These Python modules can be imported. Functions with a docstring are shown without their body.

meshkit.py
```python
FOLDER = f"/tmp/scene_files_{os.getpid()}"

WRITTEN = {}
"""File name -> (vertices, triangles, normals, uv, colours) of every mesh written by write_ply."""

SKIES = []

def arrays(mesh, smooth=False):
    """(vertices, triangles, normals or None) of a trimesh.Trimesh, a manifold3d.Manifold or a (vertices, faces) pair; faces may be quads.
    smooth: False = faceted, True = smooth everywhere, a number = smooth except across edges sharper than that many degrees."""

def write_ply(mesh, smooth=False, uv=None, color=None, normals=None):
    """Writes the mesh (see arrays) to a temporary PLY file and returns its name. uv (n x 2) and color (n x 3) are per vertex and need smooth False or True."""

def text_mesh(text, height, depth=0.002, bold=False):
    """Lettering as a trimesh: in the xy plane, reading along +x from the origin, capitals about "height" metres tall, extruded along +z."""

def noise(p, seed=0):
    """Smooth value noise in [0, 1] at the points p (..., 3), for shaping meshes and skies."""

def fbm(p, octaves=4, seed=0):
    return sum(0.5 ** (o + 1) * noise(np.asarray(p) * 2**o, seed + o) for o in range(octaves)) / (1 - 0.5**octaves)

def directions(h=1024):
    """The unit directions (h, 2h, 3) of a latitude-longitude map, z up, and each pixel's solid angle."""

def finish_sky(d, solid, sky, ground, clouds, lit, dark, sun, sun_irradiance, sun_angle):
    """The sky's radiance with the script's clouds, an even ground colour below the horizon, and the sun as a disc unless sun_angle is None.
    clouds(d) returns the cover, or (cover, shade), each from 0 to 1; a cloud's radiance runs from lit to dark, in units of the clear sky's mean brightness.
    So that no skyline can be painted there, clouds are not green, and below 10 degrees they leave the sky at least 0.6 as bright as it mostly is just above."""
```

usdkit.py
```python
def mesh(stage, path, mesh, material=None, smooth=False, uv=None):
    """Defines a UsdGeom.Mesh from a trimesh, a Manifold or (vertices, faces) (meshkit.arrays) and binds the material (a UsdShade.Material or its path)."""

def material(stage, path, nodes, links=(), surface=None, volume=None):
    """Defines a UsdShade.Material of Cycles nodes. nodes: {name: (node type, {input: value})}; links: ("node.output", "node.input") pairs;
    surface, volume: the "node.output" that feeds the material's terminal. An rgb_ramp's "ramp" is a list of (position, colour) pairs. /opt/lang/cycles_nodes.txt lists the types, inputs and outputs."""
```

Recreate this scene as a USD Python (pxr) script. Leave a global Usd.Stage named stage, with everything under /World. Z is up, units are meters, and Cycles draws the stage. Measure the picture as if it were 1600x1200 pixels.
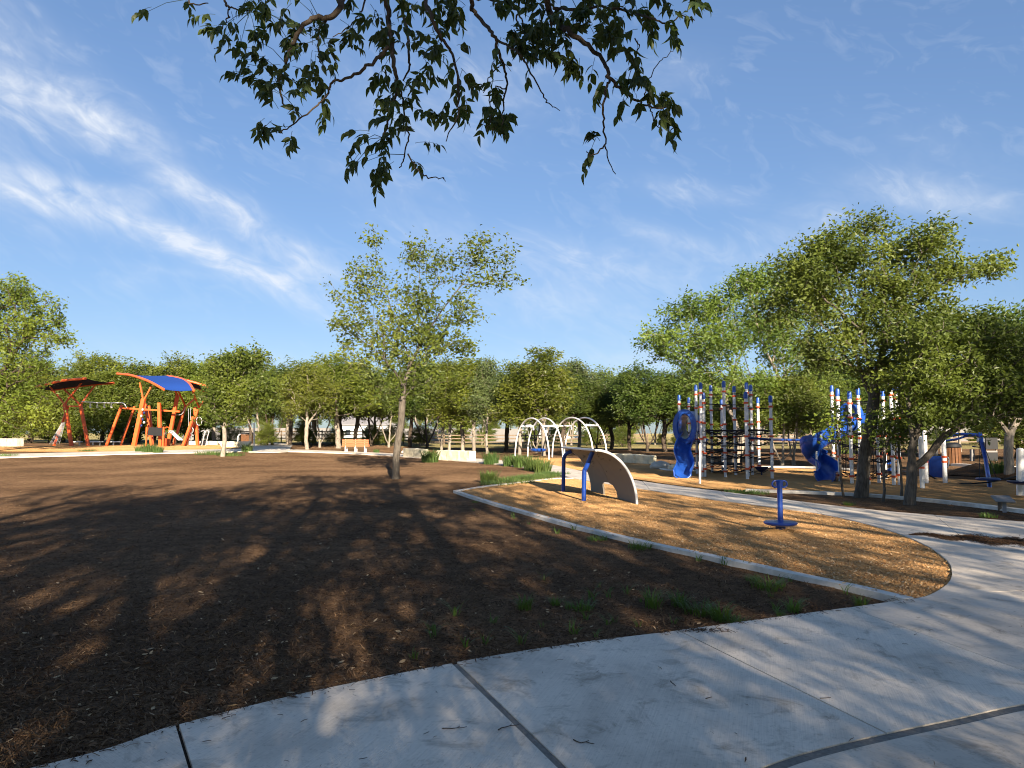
import math, random
import numpy as np
import shapely
from shapely.geometry import Polygon, LineString, Point, MultiPolygon
from shapely.ops import unary_union
from scipy.spatial import Delaunay
import meshkit, usdkit
from pxr import Usd, UsdGeom, UsdLux, UsdShade, Gf, Sdf, Vt

stage = Usd.Stage.CreateInMemory()
UsdGeom.SetStageUpAxis(stage, UsdGeom.Tokens.z)
UsdGeom.SetStageMetersPerUnit(stage, 1.0)
UsdGeom.Xform.Define(stage, '/World')
UsdGeom.Scope.Define(stage, '/World/Looks')

# ------------------------------------------------------------------ camera, sky, sun, exposure
FPX, EYE, PITCH = 1110.0, 1.6, math.atan(75 / 1110.0)
cam = UsdGeom.Camera.Define(stage, '/World/camera')
cam.CreateHorizontalApertureAttr(36.0)
cam.CreateVerticalApertureAttr(27.0)
cam.CreateFocalLengthAttr(36.0 * FPX / 1600)
cam.CreateClippingRangeAttr(Gf.Vec2f(0.05, 5000))
cam.CreateExposureAttr(1.68)
cam.AddTranslateOp().Set(Gf.Vec3d(0, 0, EYE))
cam.AddRotateXOp().Set(90 + math.degrees(PITCH))

SUN_EL = math.radians(17.5)
SUN_AZ = math.atan2(0.225, -0.974)            # atan2(x, y) of the direction towards the sun
SUN = np.array([math.cos(SUN_EL) * math.sin(SUN_AZ), math.cos(SUN_EL) * math.cos(SUN_AZ), math.sin(SUN_EL)])
SKY_STRENGTH, SUN_INTENSITY, CLOUD = 0.052, 1.25, 5.8

sun = UsdLux.DistantLight.Define(stage, '/World/sun')
sun.CreateIntensityAttr(SUN_INTENSITY)
sun.CreateAngleAttr(0.5)
sun.CreateNormalizeAttr(True)
sun.CreateColorAttr(Gf.Vec3f(1.0, 0.87, 0.70))
_z = SUN / np.linalg.norm(SUN)
_x = np.cross([0, 0, 1], _z); _x /= np.linalg.norm(_x)
_y = np.cross(_z, _x)
sun.AddTransformOp().Set(Gf.Matrix4d(*_x, 0, *_y, 0, *_z, 0, 0, 0, 0, 1))


def sky_dir(px, py):
    """azimuth and elevation (degrees) of a direction given in picture pixels (1600 x 1200)"""
    cp, sp = math.cos(PITCH), math.sin(PITCH)
    u, v = (px - 800) / FPX, (600 - py) / FPX
    d = np.array([u, cp - v * sp, sp + v * cp]); d /= np.linalg.norm(d)
    return math.degrees(math.atan2(d[0], d[1])), math.degrees(math.asin(d[2]))


def build_sky():
    n, l = {}, []
    cnt = [0]

    def node(kind, ins=None, **links):
        cnt[0] += 1
        name = f'n{cnt[0]}'
        n[name] = (kind, ins or {})
        for k, src in links.items():
            l.append((src, f'{name}.{k}'))
        return name

    def m(op, a, b=None, c=None, clampit=False):
        ins, lk = {'math_type': op}, {}
        if clampit:
            ins['use_clamp'] = True
        for key, v in (('value1', a), ('value2', b), ('value3', c)):
            if v is None:
                continue
            if isinstance(v, str):
                lk[key] = v
            else:
                ins[key] = float(v)
        return node('math', ins, **lk) + '.value'

    sky = node('sky_texture', {'sky_type': 'single_scattering', 'sun_disc': False, 'sun_elevation': SUN_EL, 'sun_rotation': SUN_AZ,
                               'altitude': 200.0, 'air_density': 1.0, 'aerosol_density': 0.7, 'ozone_density': 2.2})
    geo = node('geometry')
    sx = node('separate_xyz', vector=geo + '.position')
    az = m('multiply', m('arctan2', sx + '.x', sx + '.y'), 57.2958)
    el = m('multiply', m('arcsine', sx + '.z'), 57.2958)
    # soft masses of cirrus: (px, py, half length, half width in degrees, slope in degrees, amount)
    masses = [(30, 150, 4, 1.7, -15, .95), (130, 175, 4, 1.5, -15, 1.05), (205, 203, 2.6, 1.2, -20, .95), (5, 265, 3.5, 2.2, -35, .85), (60, 305, 3.5, 1.2, -20, .95), (125, 297, 3, .6, -5, .7), (195, 300, 1.8, .6, 2, .9), (203, 322, 1.5, .55, 10, .75), (130, 332, 4, .8, -10, .75),
              (250, 365, 4.5, .9, -15, .9), (330, 400, 4.5, 1.0, -22, .95), (400, 430, 4.5, 1.0, -25, .85), (250, 275, 2.5, .7, -22, .75), (310, 300, 3, 1.0, -28, .85), (370, 335, 3, 1.1, -28, .9), (430, 385, 3.5, 1.3, -28, .85), (490, 420, 3, 1.4, -30, .8), (480, 470, 4, 1.0, -28, .65),
              (30, 40, 5, 1.4, -30, .5), (40, 85, 4, 1.0, -18, .3), (215, 437, 1.6, .7, 10, .42), (330, 432, 7, .35, -3, .3),
              (760, 140, 6, 2.6, 15, .45), (640, 190, 5, 1.6, -14, .5), (560, 275, 4, 1.2, -8, .35), (650, 355, 4, 2.6, -30, .35), (900, 405, 8, 1.5, -10, .7),
              (1050, 375, 3.5, .8, -18, .8), (880, 470, 7, 1.8, -5, .6), (1085, 300, 5, .8, -14, .5), (1240, 360, 6, 1.8, 20, .5), (1510, 322, 5, .9, -14, .7), (1440, 300, 4, 1.0, -18, .5),
              (1040, 120, 3, 1.4, 5, .3), (960, 560, 8, 1.6, 0, .55), (300, 560, 14, 1.4, 0, .3), (1500, 250, 7, 2.5, -20, .14), (500, 60, 5, 2, -20, .25)]
    total = None
    for px, py, hl, hw, ang, amp in masses:
        a0, e0 = sky_dir(px, py)
        c, s = math.cos(math.radians(ang)), math.sin(math.radians(ang))
        da = m('multiply', m('subtract', az, a0), math.cos(math.radians(e0)))
        de = m('subtract', el, e0)
        u = m('multiply_add', da, c / hl, m('multiply', de, s / hl))
        v = m('multiply_add', da, -s / hw, m('multiply', de, c / hw))
        g = m('multiply', m('exponent', m('multiply', m('multiply_add', u, u, m('multiply', v, v)), -1.0)), amp)
        total = g if total is None else m('add', total, g)
    # streaky fibres running down to the right
    a = math.radians(-24)
    us = m('multiply_add', az, math.cos(a), m('multiply', el, math.sin(a)))
    vs = m('multiply_add', az, -math.sin(a), m('multiply', el, math.cos(a)))
    vec = node('combine_xyz', x=m('multiply', us, 0.10), y=m('multiply', vs, 0.21))
    warp = node('noise_texture', {'scale': 0.9, 'detail': 3.0, 'roughness': .5}, vector=vec + '.vector')
    wv = node('vector_math', {'math_type': 'multiply_add', 'vector2': (2.4, 2.4, 2.4)}, vector1=warp + '.color', vector3=vec + '.vector')
    f1 = node('noise_texture', {'scale': 2.9, 'detail': 6.0, 'roughness': .56}, vector=wv + '.vector')
    vec2 = node('combine_xyz', x=m('multiply', us, 0.10), y=m('multiply', vs, 0.16))
    f2 = node('noise_texture', {'scale': 1.6, 'detail': 6.0, 'roughness': .6, 'distortion': .6}, vector=vec2 + '.vector')
    fib = m('multiply_add', f1 + '.fac', 2.3, -0.38)
    soft = m('multiply_add', f2 + '.fac', 2.2, -0.35)
    body = m('multiply', total, m('maximum', m('multiply', fib, soft), 0.0))
    veil = m('multiply', m('maximum', m('multiply_add', f1 + '.fac', 2.0, -1.06), 0.0), 0.30)
    veil = m('multiply', veil, m('minimum', m('maximum', m('multiply', el, 0.05), 0.0), 1.0))
    cover = m('minimum', m('add', m('multiply', body, 0.50), veil), 0.82)
    up = m('greater_than' if False else 'maximum', m('multiply', sx + '.z', 40.0), 0.0)
    cover = m('multiply', cover, m('minimum', up, 1.0))
    deep = node('hsv', {'saturation': 1.12, 'value': 1.12, 'hue': .506}, color=sky + '.color')
    deep = node('gamma', {'gamma': .58}, color=deep + '.color')
    deep = node('mix', {'mix_type': 'multiply', 'fac': 1.0, 'color2': (1.13, 1.37, 1.74)}, color1=deep + '.color')
    mix = node('mix', {'mix_type': 'mix', 'color2': (CLOUD * .93, CLOUD * .98, CLOUD * 1.06)}, fac=cover, color1=deep + '.color')
    bg = node('background_shader', {'strength': SKY_STRENGTH}, color=mix + '.color')
    mat = usdkit.material(stage, '/World/Looks/sky_air', n, l, surface=bg + '.background')
    dome = UsdLux.DomeLight.Define(stage, '/World/sky')
    UsdShade.MaterialBindingAPI.Apply(dome.GetPrim()).Bind(mat)
    dome.GetPrim().SetCustomDataByKey('kind', 'structure')


build_sky()

# ------------------------------------------------------------------ naming helpers
ORIGIN, COUNT = {}, {}


def numbered(parent, name):
    k = (parent, name)
    COUNT[k] = COUNT.get(k, -1) + 1
    return f'{parent}/{name}' + (f'_{COUNT[k]:03d}' if COUNT[k] else '')


def data(prim, **kw):
    for k, v in kw.items():
        if v:
            prim.SetCustomDataByKey(k, v)
    return prim


def thing(name, label, cat, loc=(0, 0, 0), group=None, rot=0, scale=1.0, ref=None):
    p = numbered('/World', name)
    x = UsdGeom.Xform.Define(stage, p)
    x.AddTranslateOp().Set(Gf.Vec3d(*map(float, loc)))
    if rot or ref:
        x.AddRotateZOp().Set(float(rot))
    if np.ndim(scale) or scale != 1.0 or ref:
        s = np.broadcast_to(np.asarray(scale, float), 3)
        x.AddScaleOp().Set(Gf.Vec3f(*map(float, s)))
    if ref:
        x.GetPrim().GetReferences().AddInternalReference(ref)
        x.GetPrim().SetInstanceable(True)
    ORIGIN[p] = np.asarray(loc, float)
    data(x.GetPrim(), label=label, category=cat, group=group)
    return p


def vf(mesh):
    return (np.asarray(mesh[0], float), np.asarray(mesh[1], int)) if isinstance(mesh, tuple) else meshkit.arrays(mesh)[:2]


def part(parent, name, mesh, mat, label=None, smooth=False, kind=None, local=False):
    p = numbered(parent, name)
    v, f = vf(mesh)
    o = ORIGIN.get(parent, np.zeros(3))
    ORIGIN[p] = o
    m = usdkit.mesh(stage, p, (v if local else v - o, f), mat, smooth)
    data(m.GetPrim(), label=label, kind=kind)
    return p


def solo(name, mesh, mat, label=None, cat=None, group=None, kind=None, smooth=False):
    p = numbered('/World', name)
    m = usdkit.mesh(stage, p, vf(mesh), mat, smooth)
    data(m.GetPrim(), label=label, category=cat, group=group, kind=kind)
    return p


# ------------------------------------------------------------------ geometry helpers
def join(parts):
    vs, fs, o = [], [], 0
    for v, f in parts:
        v, f = np.asarray(v, float), np.asarray(f, int)
        if f.shape[1] == 4:
            f = np.vstack([f[:, [0, 1, 2]], f[:, [0, 2, 3]]])
        vs.append(v); fs.append(f + o); o += len(v)
    return np.vstack(vs), np.vstack(fs)


def tube(pts, r, sides=8, caps=True):
    pts = np.asarray(pts, float)
    n = len(pts)
    r = np.broadcast_to(np.asarray(r, float), n)
    t = np.gradient(pts, axis=0)
    t /= np.maximum(np.linalg.norm(t, axis=1, keepdims=True), 1e-9)
    ref = np.array([0, 0, 1.0]) if abs(t[0, 2]) < .9 else np.array([1.0, 0, 0])
    u = np.cross(t[0], ref); u /= np.linalg.norm(u)
    rings = []
    ang = np.arange(sides) * 2 * np.pi / sides
    for i in range(n):
        u = u - t[i] * (u @ t[i]); u /= max(np.linalg.norm(u), 1e-9)
        w = np.cross(t[i], u)
        rings.append(pts[i] + r[i] * (np.cos(ang)[:, None] * u + np.sin(ang)[:, None] * w))
    v = np.vstack(rings)
    k = np.arange(sides); k2 = (k + 1) % sides
    f = []
    for i in range(n - 1):
        a, b = i * sides, (i + 1) * sides
        f.append(np.stack([a + k, a + k2, b + k2], 1)); f.append(np.stack([a + k, b + k2, b + k], 1))
    if caps:
        v = np.vstack([v, pts[0], pts[-1]])
        c0, c1 = n * sides, n * sides + 1
        f.append(np.stack([np.full(sides, c0), k2, k], 1))
        f.append(np.stack([np.full(sides, c1), (n - 1) * sides + k, (n - 1) * sides + k2], 1))
    return v, np.vstack(f)


def rot_z(v, deg):
    a = math.radians(deg); c, s = math.cos(a), math.sin(a)
    return np.asarray(v) @ np.array([[c, s, 0], [-s, c, 0], [0, 0, 1]])


def box(center, size, deg=0, bev=0.0, tilt=None):
    """box with optional chamfered edges"""
    sx, sy, sz = np.asarray(size, float) / 2
    if bev <= 0:
        v = np.array([[x, y, z] for z in (-sz, sz) for y in (-sy, sy) for x in (-sx, sx)])
        f = np.array([[0, 2, 3], [0, 3, 1], [4, 5, 7], [4, 7, 6], [0, 1, 5], [0, 5, 4], [2, 6, 7], [2, 7, 3], [0, 4, 6], [0, 6, 2], [1, 3, 7], [1, 7, 5]])
    else:
        b = min(bev, sx * .9, sy * .9, sz * .9)
        pts = []
        for x in (-1, 1):
            for y in (-1, 1):
                for z in (-1, 1):
                    pts += [(x * sx, y * (sy - b), z * (sz - b)), (x * (sx - b), y * sy, z * (sz - b)), (x * (sx - b), y * (sy - b), z * sz)]
        import trimesh
        h = trimesh.convex.convex_hull(np.array(pts))
        v, f = np.array(h.vertices), np.array(h.faces)
    if tilt is not None:
        v = v @ np.asarray(tilt).T
    return rot_z(v, deg) + np.asarray(center, float), f


def beam(a, b, w, h):
    """rectangular bar from a to b"""
    a, b = np.asarray(a, float), np.asarray(b, float)
    t = b - a; L = np.linalg.norm(t); t /= L
    ref = np.array([0, 0, 1.0]) if abs(t[2]) < .95 else np.array([0, 1.0, 0])
    s = np.cross(t, ref); s /= np.linalg.norm(s); n = np.cross(s, t)
    v, f = box((0, 0, 0), (w, L, h))
    return v[:, :1] * s + v[:, 1:2] * t + v[:, 2:] * n + (a + b) / 2, f


def sweep(profile, path, ups=None, caps=True):
    """closed profile (k,2) in (side, up) swept along the path"""
    profile, path = np.asarray(profile, float), np.asarray(path, float)
    k, n = len(profile), len(path)
    t = np.gradient(path, axis=0); t /= np.linalg.norm(t, axis=1, keepdims=True)
    vs = []
    for i in range(n):
        up = np.array([0, 0, 1.0]) if ups is None else np.asarray(ups[i], float)
        s = np.cross(t[i], up); s /= np.linalg.norm(s); nn = np.cross(s, t[i])
        vs.append(path[i] + profile[:, :1] * s + profile[:, 1:] * nn)
    v = np.vstack(vs); f = []
    a = np.arange(k); b = (a + 1) % k
    for i in range(n - 1):
        o, q = i * k, (i + 1) * k
        f.append(np.stack([o + a, q + b, o + b], 1)); f.append(np.stack([o + a, q + a, q + b], 1))
    if caps:
        import trimesh
        tri = Delaunay(profile).simplices
        poly = Polygon(profile)
        keep = shapely.contains_xy(poly, *profile[tri].mean(1).T)
        f.append(tri[keep]); f.append(tri[keep][:, ::-1] + (n - 1) * k)
    return v, np.vstack(f)


def curve(pts, n=16):
    """Catmull-Rom through the points"""
    p = np.asarray(pts, float)
    if len(p) == 2:
        return p[0] + np.linspace(0, 1, n)[:, None] * (p[1] - p[0])
    q = np.vstack([2 * p[0] - p[1], p, 2 * p[-1] - p[-2]])
    out = []
    per = max(2, n // (len(p) - 1))
    for i in range(1, len(q) - 2):
        t = np.linspace(0, 1, per, endpoint=False)[:, None]
        a, b, c, d = q[i - 1], q[i], q[i + 1], q[i + 2]
        out.append(.5 * (2 * b + (c - a) * t + (2 * a - 5 * b + 4 * c - d) * t ** 2 + (3 * b - a - 3 * c + d) * t ** 3))
    return np.vstack(out + [p[-1:]])


def lathe(profile, center, sides=24):
    p = np.asarray(profile, float)
    a = np.arange(sides) * 2 * np.pi / sides
    v = np.stack([p[:, None, 0] * np.cos(a), p[:, None, 0] * np.sin(a), np.broadcast_to(p[:, None, 1], (len(p), sides))], -1).reshape(-1, 3) + np.asarray(center, float)
    k = np.arange(sides); k2 = (k + 1) % sides; f = []
    for i in range(len(p) - 1):
        f.append(np.stack([i * sides + k, i * sides + k2, (i + 1) * sides + k2], 1)); f.append(np.stack([i * sides + k, (i + 1) * sides + k2, (i + 1) * sides + k], 1))
    return v, np.vstack(f)


def smoothstep(a, b, x):
    t = np.clip((np.asarray(x, float) - a) / (b - a), 0, 1)
    return t * t * (3 - 2 * t)


def terrain(x, y):
    """the park is nearly level; it rises a little to the far left"""
    return 0.45 * smoothstep(-9, -18, x) * smoothstep(30, 54, y) + 0.10 * smoothstep(8, 16, x) * smoothstep(14, 26, y)


def G(px, py, dz=0.0):
    """the ground point seen at a pixel of the photograph (1600 x 1200)"""
    cp, sp = math.cos(PITCH), math.sin(PITCH)
    u, v = (px - 800) / FPX, (600 - py) / FPX
    d = np.array([u, cp - v * sp, sp + v * cp])
    t = EYE / max(-d[2], 1e-4)
    for _ in range(40):
        h = float(terrain(d[0] * t, d[1] * t)) + dz
        t = .5 * t + .5 * (EYE - h) / max(-d[2], 1e-4)
    return np.array([d[0] * t, d[1] * t, float(terrain(d[0] * t, d[1] * t))])


def AT(px, py, Y):
    """the point at depth Y seen at a pixel"""
    cp, sp = math.cos(PITCH), math.sin(PITCH)
    u, v = (px - 800) / FPX, (600 - py) / FPX
    d = np.array([u, cp - v * sp, sp + v * cp])
    return np.array([0, 0, EYE]) + d * (Y / d[1])


def GP(*pts):
    return [tuple(G(*p, dz=.036)[:2]) for p in pts]


def spline2(pts, n=8):
    p = np.array([[a, b, 0] for a, b in pts])
    return [tuple(q[:2]) for q in curve(p, n * (len(p) - 1))]


def densify(poly, k=0.03, least=0.05):
    rings = []
    for ring in [poly.exterior, *poly.interiors]:
        c = np.array(ring.coords)[:-1]
        out = []
        for i in range(len(c)):
            a, b = c[i], c[(i + 1) % len(c)]
            L = np.linalg.norm(b - a)
            step = max(least, k * min(np.linalg.norm(a), np.linalg.norm(b)))
            m = max(1, int(L / step))
            out.append(a + np.arange(m)[:, None] / m * (b - a))
        rings.append(np.vstack(out))
    return rings


def polar_points(k=0.035, r0=1.5, r1=220):
    r = r0; pts = []
    while r < r1:
        m = int(2 * np.pi / k)
        a = (np.arange(m) + random.random()) * 2 * np.pi / m
        pts.append(np.stack([r * np.sin(a), r * np.cos(a)], 1))
        r *= 1 + k
    return np.vstack(pts)


random.seed(3)
POLAR = polar_points()


def drape(poly, zf, k=0.035, least=.05, skirt=0.0, grid=None):
    """polygon -> sheet lying on zf(x, y), with an optional vertical edge going down"""
    poly = poly.buffer(0)
    rings = densify(poly, k, least)
    pts = POLAR if grid is None else grid
    b = poly.bounds
    pts = pts[(pts[:, 0] > b[0]) & (pts[:, 0] < b[2]) & (pts[:, 1] > b[1]) & (pts[:, 1] < b[3])]
    if len(pts):
        pts = pts[shapely.contains_xy(poly, pts[:, 0], pts[:, 1])]
    if len(pts):
        d = shapely.distance(poly.boundary, shapely.points(pts))
        pts = pts[d > np.maximum(least, k * np.linalg.norm(pts, axis=1)) * .5]
    xy = np.vstack(rings + [pts])
    tri = Delaunay(xy).simplices
    c = xy[tri].mean(1)
    tri = tri[shapely.contains_xy(poly, c[:, 0], c[:, 1])]
    e = xy[tri]
    area = (e[:, 1, 0] - e[:, 0, 0]) * (e[:, 2, 1] - e[:, 0, 1]) - (e[:, 2, 0] - e[:, 0, 0]) * (e[:, 1, 1] - e[:, 0, 1])
    tri[area < 0] = tri[area < 0][:, ::-1]
    tri = tri[np.abs(area) > 1e-9]
    v = np.column_stack([xy, zf(xy[:, 0], xy[:, 1])])
    meshes = [(v, tri)]
    if skirt:
        o = 0
        for r in rings:
            m = len(r); top = v[o:o + m]; o += m
            i = np.arange(m); j = (i + 1) % m
            sv = np.vstack([top, top - [0, 0, skirt]])
            meshes.append((sv, np.vstack([np.stack([i, j + m, j], 1), np.stack([i, i + m, j + m], 1)])))
    return join(meshes)


# ------------------------------------------------------------------ materials
def mat(name, nodes, links, surface='p.BSDF', volume=None):
    return usdkit.material(stage, '/World/Looks/' + name, nodes, links, surface=surface, volume=volume)


def plain(name, col, rough=.5, var=.12, scale=6.0, spec=.4, metal=0.0, bump=0.0, bscale=60.0, coat=0.0):
    """a colour with slight blotches and, if wanted, fine relief"""
    c = np.asarray(col, float)
    n = {'g': ('geometry', {}), 'a': ('noise_texture', {'scale': scale, 'detail': 5.0, 'roughness': .6}),
         'r': ('rgb_ramp', {'ramp': [(.25, tuple(c * (1 - var))), (.75, tuple(np.minimum(c * (1 + var), .95)))]}),
         'rr': ('map_range', {'from_min': .3, 'from_max': .7, 'to_min': rough - .08, 'to_max': rough + .08}),
         'p': ('principled_bsdf', {'specular_ior_level': spec, 'metallic': metal, 'coat_weight': coat})}
    l = [('g.position', 'a.vector'), ('a.fac', 'r.fac'), ('r.color', 'p.base_color'), ('a.fac', 'rr.value'), ('rr.result', 'p.roughness')]
    if bump:
        n['b'] = ('noise_texture', {'scale': bscale, 'detail': 4.0})
        n['bp'] = ('bump', {'strength': 1.0, 'distance': bump})
        l += [('g.position', 'b.vector'), ('b.fac', 'bp.height'), ('bp.normal', 'p.normal')]
    return mat(name, n, l)


def leaf_mat(name, dark, mid, light, trans=.38):
    n = {'g': ('geometry', {}), 'o': ('object_info', {}),
         'big': ('noise_texture', {'scale': .55, 'detail': 2.0}),
         'ad': ('math', {'math_type': 'multiply_add', 'value2': .55}),
         'r': ('rgb_ramp', {'ramp': [(.15, dark), (.5, mid), (.95, light)]}),
         'h': ('hsv', {'saturation': 1.0}), 'hv': ('map_range', {'to_min': .86, 'to_max': 1.16}), 'hh': ('map_range', {'to_min': .488, 'to_max': .508}),
         't': ('hsv', {'hue': .485, 'saturation': 1.1, 'value': 1.5}),
         'p': ('principled_bsdf', {'roughness': .45, 'specular_ior_level': .35}),
         'tl': ('translucent_bsdf', {}), 'mx': ('mix_closure', {'fac': trans})}
    l = [('g.random_per_island', 'ad.value1'), ('g.position', 'big.vector'), ('big.fac', 'm0.value1'), ('m0.value', 'ad.value3'), ('ad.value', 'r.fac'),
         ('o.random', 'hv.value'), ('o.random', 'hh.value'), ('hv.result', 'h.value'), ('hh.result', 'h.hue'), ('r.color', 'h.color'), ('h.color', 'p.base_color'),
         ('h.color', 't.color'), ('t.color', 'tl.color'), ('p.BSDF', 'mx.closure1'), ('tl.BSDF', 'mx.closure2')]
    n['m0'] = ('math', {'math_type': 'multiply_add', 'value2': .9, 'value3': -.2})
    return mat(name, n, l, surface='mx.closure')


def bark_mat(name, dark, light):
    n = {'g': ('geometry', {}), 'm': ('mapping', {'scale': (14, 14, 3.0)}), 'a': ('noise_texture', {'scale': 1.6, 'detail': 7.0, 'roughness': .65}),
         'b': ('noise_texture', {'scale': .8, 'detail': 3.0}),
         'r': ('rgb_ramp', {'ramp': [(.3, dark), (.7, light)]}), 'mx': ('mix', {'mix_type': 'multiply', 'fac': .5}), 'bb': ('rgb_ramp', {'ramp': [(.35, (.5, .5, .5)), (.65, (1, 1, 1))]}),
         'bp': ('bump', {'strength': 1.0, 'distance': .02}), 'p': ('principled_bsdf', {'roughness': .9, 'specular_ior_level': .15})}
    l = [('g.position', 'm.vector'), ('m.vector', 'a.vector'), ('g.position', 'b.vector'), ('a.fac', 'r.fac'), ('r.color', 'mx.color1'), ('b.fac', 'bb.fac'), ('bb.color', 'mx.color2'),
         ('mx.color', 'p.base_color'), ('a.fac', 'bp.height'), ('bp.normal', 'p.normal')]
    return mat(name, n, l)


def litter_mat(name, cols, fine=70.0, coarse=.35, bump=.02, stretch=(1, 2.2, 1)):
    """shredded wood ground: fine broken tones, slow patches and relief"""
    n = {'g': ('geometry', {}), 'mp': ('mapping', {'scale': stretch}),
         'v': ('voronoi_texture', {'scale': fine, 'randomness': 1.0}), 'f': ('noise_texture', {'scale': fine * .6, 'detail': 6.0, 'roughness': .7}),
         'c': ('noise_texture', {'scale': coarse, 'detail': 4.0, 'roughness': .6}), 'mid': ('noise_texture', {'scale': 5.0, 'detail': 5.0, 'roughness': .65}),
         'bw': ('rgb_to_bw', {}), 's1': ('math', {'math_type': 'multiply_add', 'value2': .5}), 's2': ('math', {'math_type': 'multiply_add', 'value2': .5}), 's3': ('math', {'math_type': 'multiply_add', 'value2': .60, 'value3': -.40}),
         's0': ('math', {'math_type': 'multiply', 'value2': .30}),
         'r': ('rgb_ramp', {'ramp': cols}), 'bp': ('bump', {'strength': 1.0, 'distance': bump}),
         'p': ('principled_bsdf', {'roughness': .92, 'specular_ior_level': .08, 'diffuse_roughness': 1.0})}
    l = [('g.position', 'mp.vector'), ('mp.vector', 'v.vector'), ('mp.vector', 'f.vector'), ('g.position', 'c.vector'), ('g.position', 'mid.vector'),
         ('v.color', 'bw.color'), ('c.fac', 's3.value1'), ('mid.fac', 's2.value1'), ('s3.value', 's2.value3'), ('f.fac', 's1.value1'), ('s2.value', 's1.value3'),
         ('bw.val', 's0.value1'), ('s0.value', 'sa.value1'), ('s1.value', 'sa.value2'), ('sa.value', 'r.fac'), ('r.color', 'p.base_color'),
         ('f.fac', 'hb.value1'), ('bw.val', 'hb.value3'), ('hb.value', 'bp.height'), ('bp.normal', 'p.normal')]
    n['sa'] = ('math', {'math_type': 'add'})
    n['hb'] = ('math', {'math_type': 'multiply_add', 'value2': 1.0})
    return mat(name, n, l)


M = {}
M['mulch'] = litter_mat('mulch', [(.18, (.009, .005, .003)), (.46, (.120, .069, .036)), (.72, (.30, .182, .099)), (.98, (.50, .35, .21))], fine=55, bump=.05, coarse=.28)
M['chips'] = litter_mat('wood_chips', [(.1, (.20, .092, .032)), (.45, (.43, .24, .092)), (.7, (.55, .32, .135)), (.98, (.66, .40, .19))], fine=32, bump=.03)
M['chips_old'] = litter_mat('faded_wood_chips', [(.1, (.07, .035, .016)), (.45, (.22, .12, .055)), (.7, (.34, .20, .10)), (.98, (.5, .34, .20))], fine=32, bump=.03)
M['earth'] = litter_mat('dry_grass_earth', [(.1, (.05, .04, .02)), (.45, (.14, .12, .05)), (.7, (.24, .20, .09)), (.98, (.36, .32, .18))], fine=20, bump=.03, coarse=.12)
for i, c in enumerate([(.025, .014, .008), (.09, .052, .028), (.18, .11, .06), (.40, .285, .175), (.065, .033, .017)]):
    M[f'shred{i}'] = plain(f'mulch_shred_{i}', c, .85, .3, 30, .15)
for i, c in enumerate([(.26, .125, .046), (.45, .24, .09), (.57, .335, .15), (.66, .46, .26)]):
    M[f'chip{i}'] = plain(f'wood_chip_{i}', c, .8, .25, 30, .2)


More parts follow.
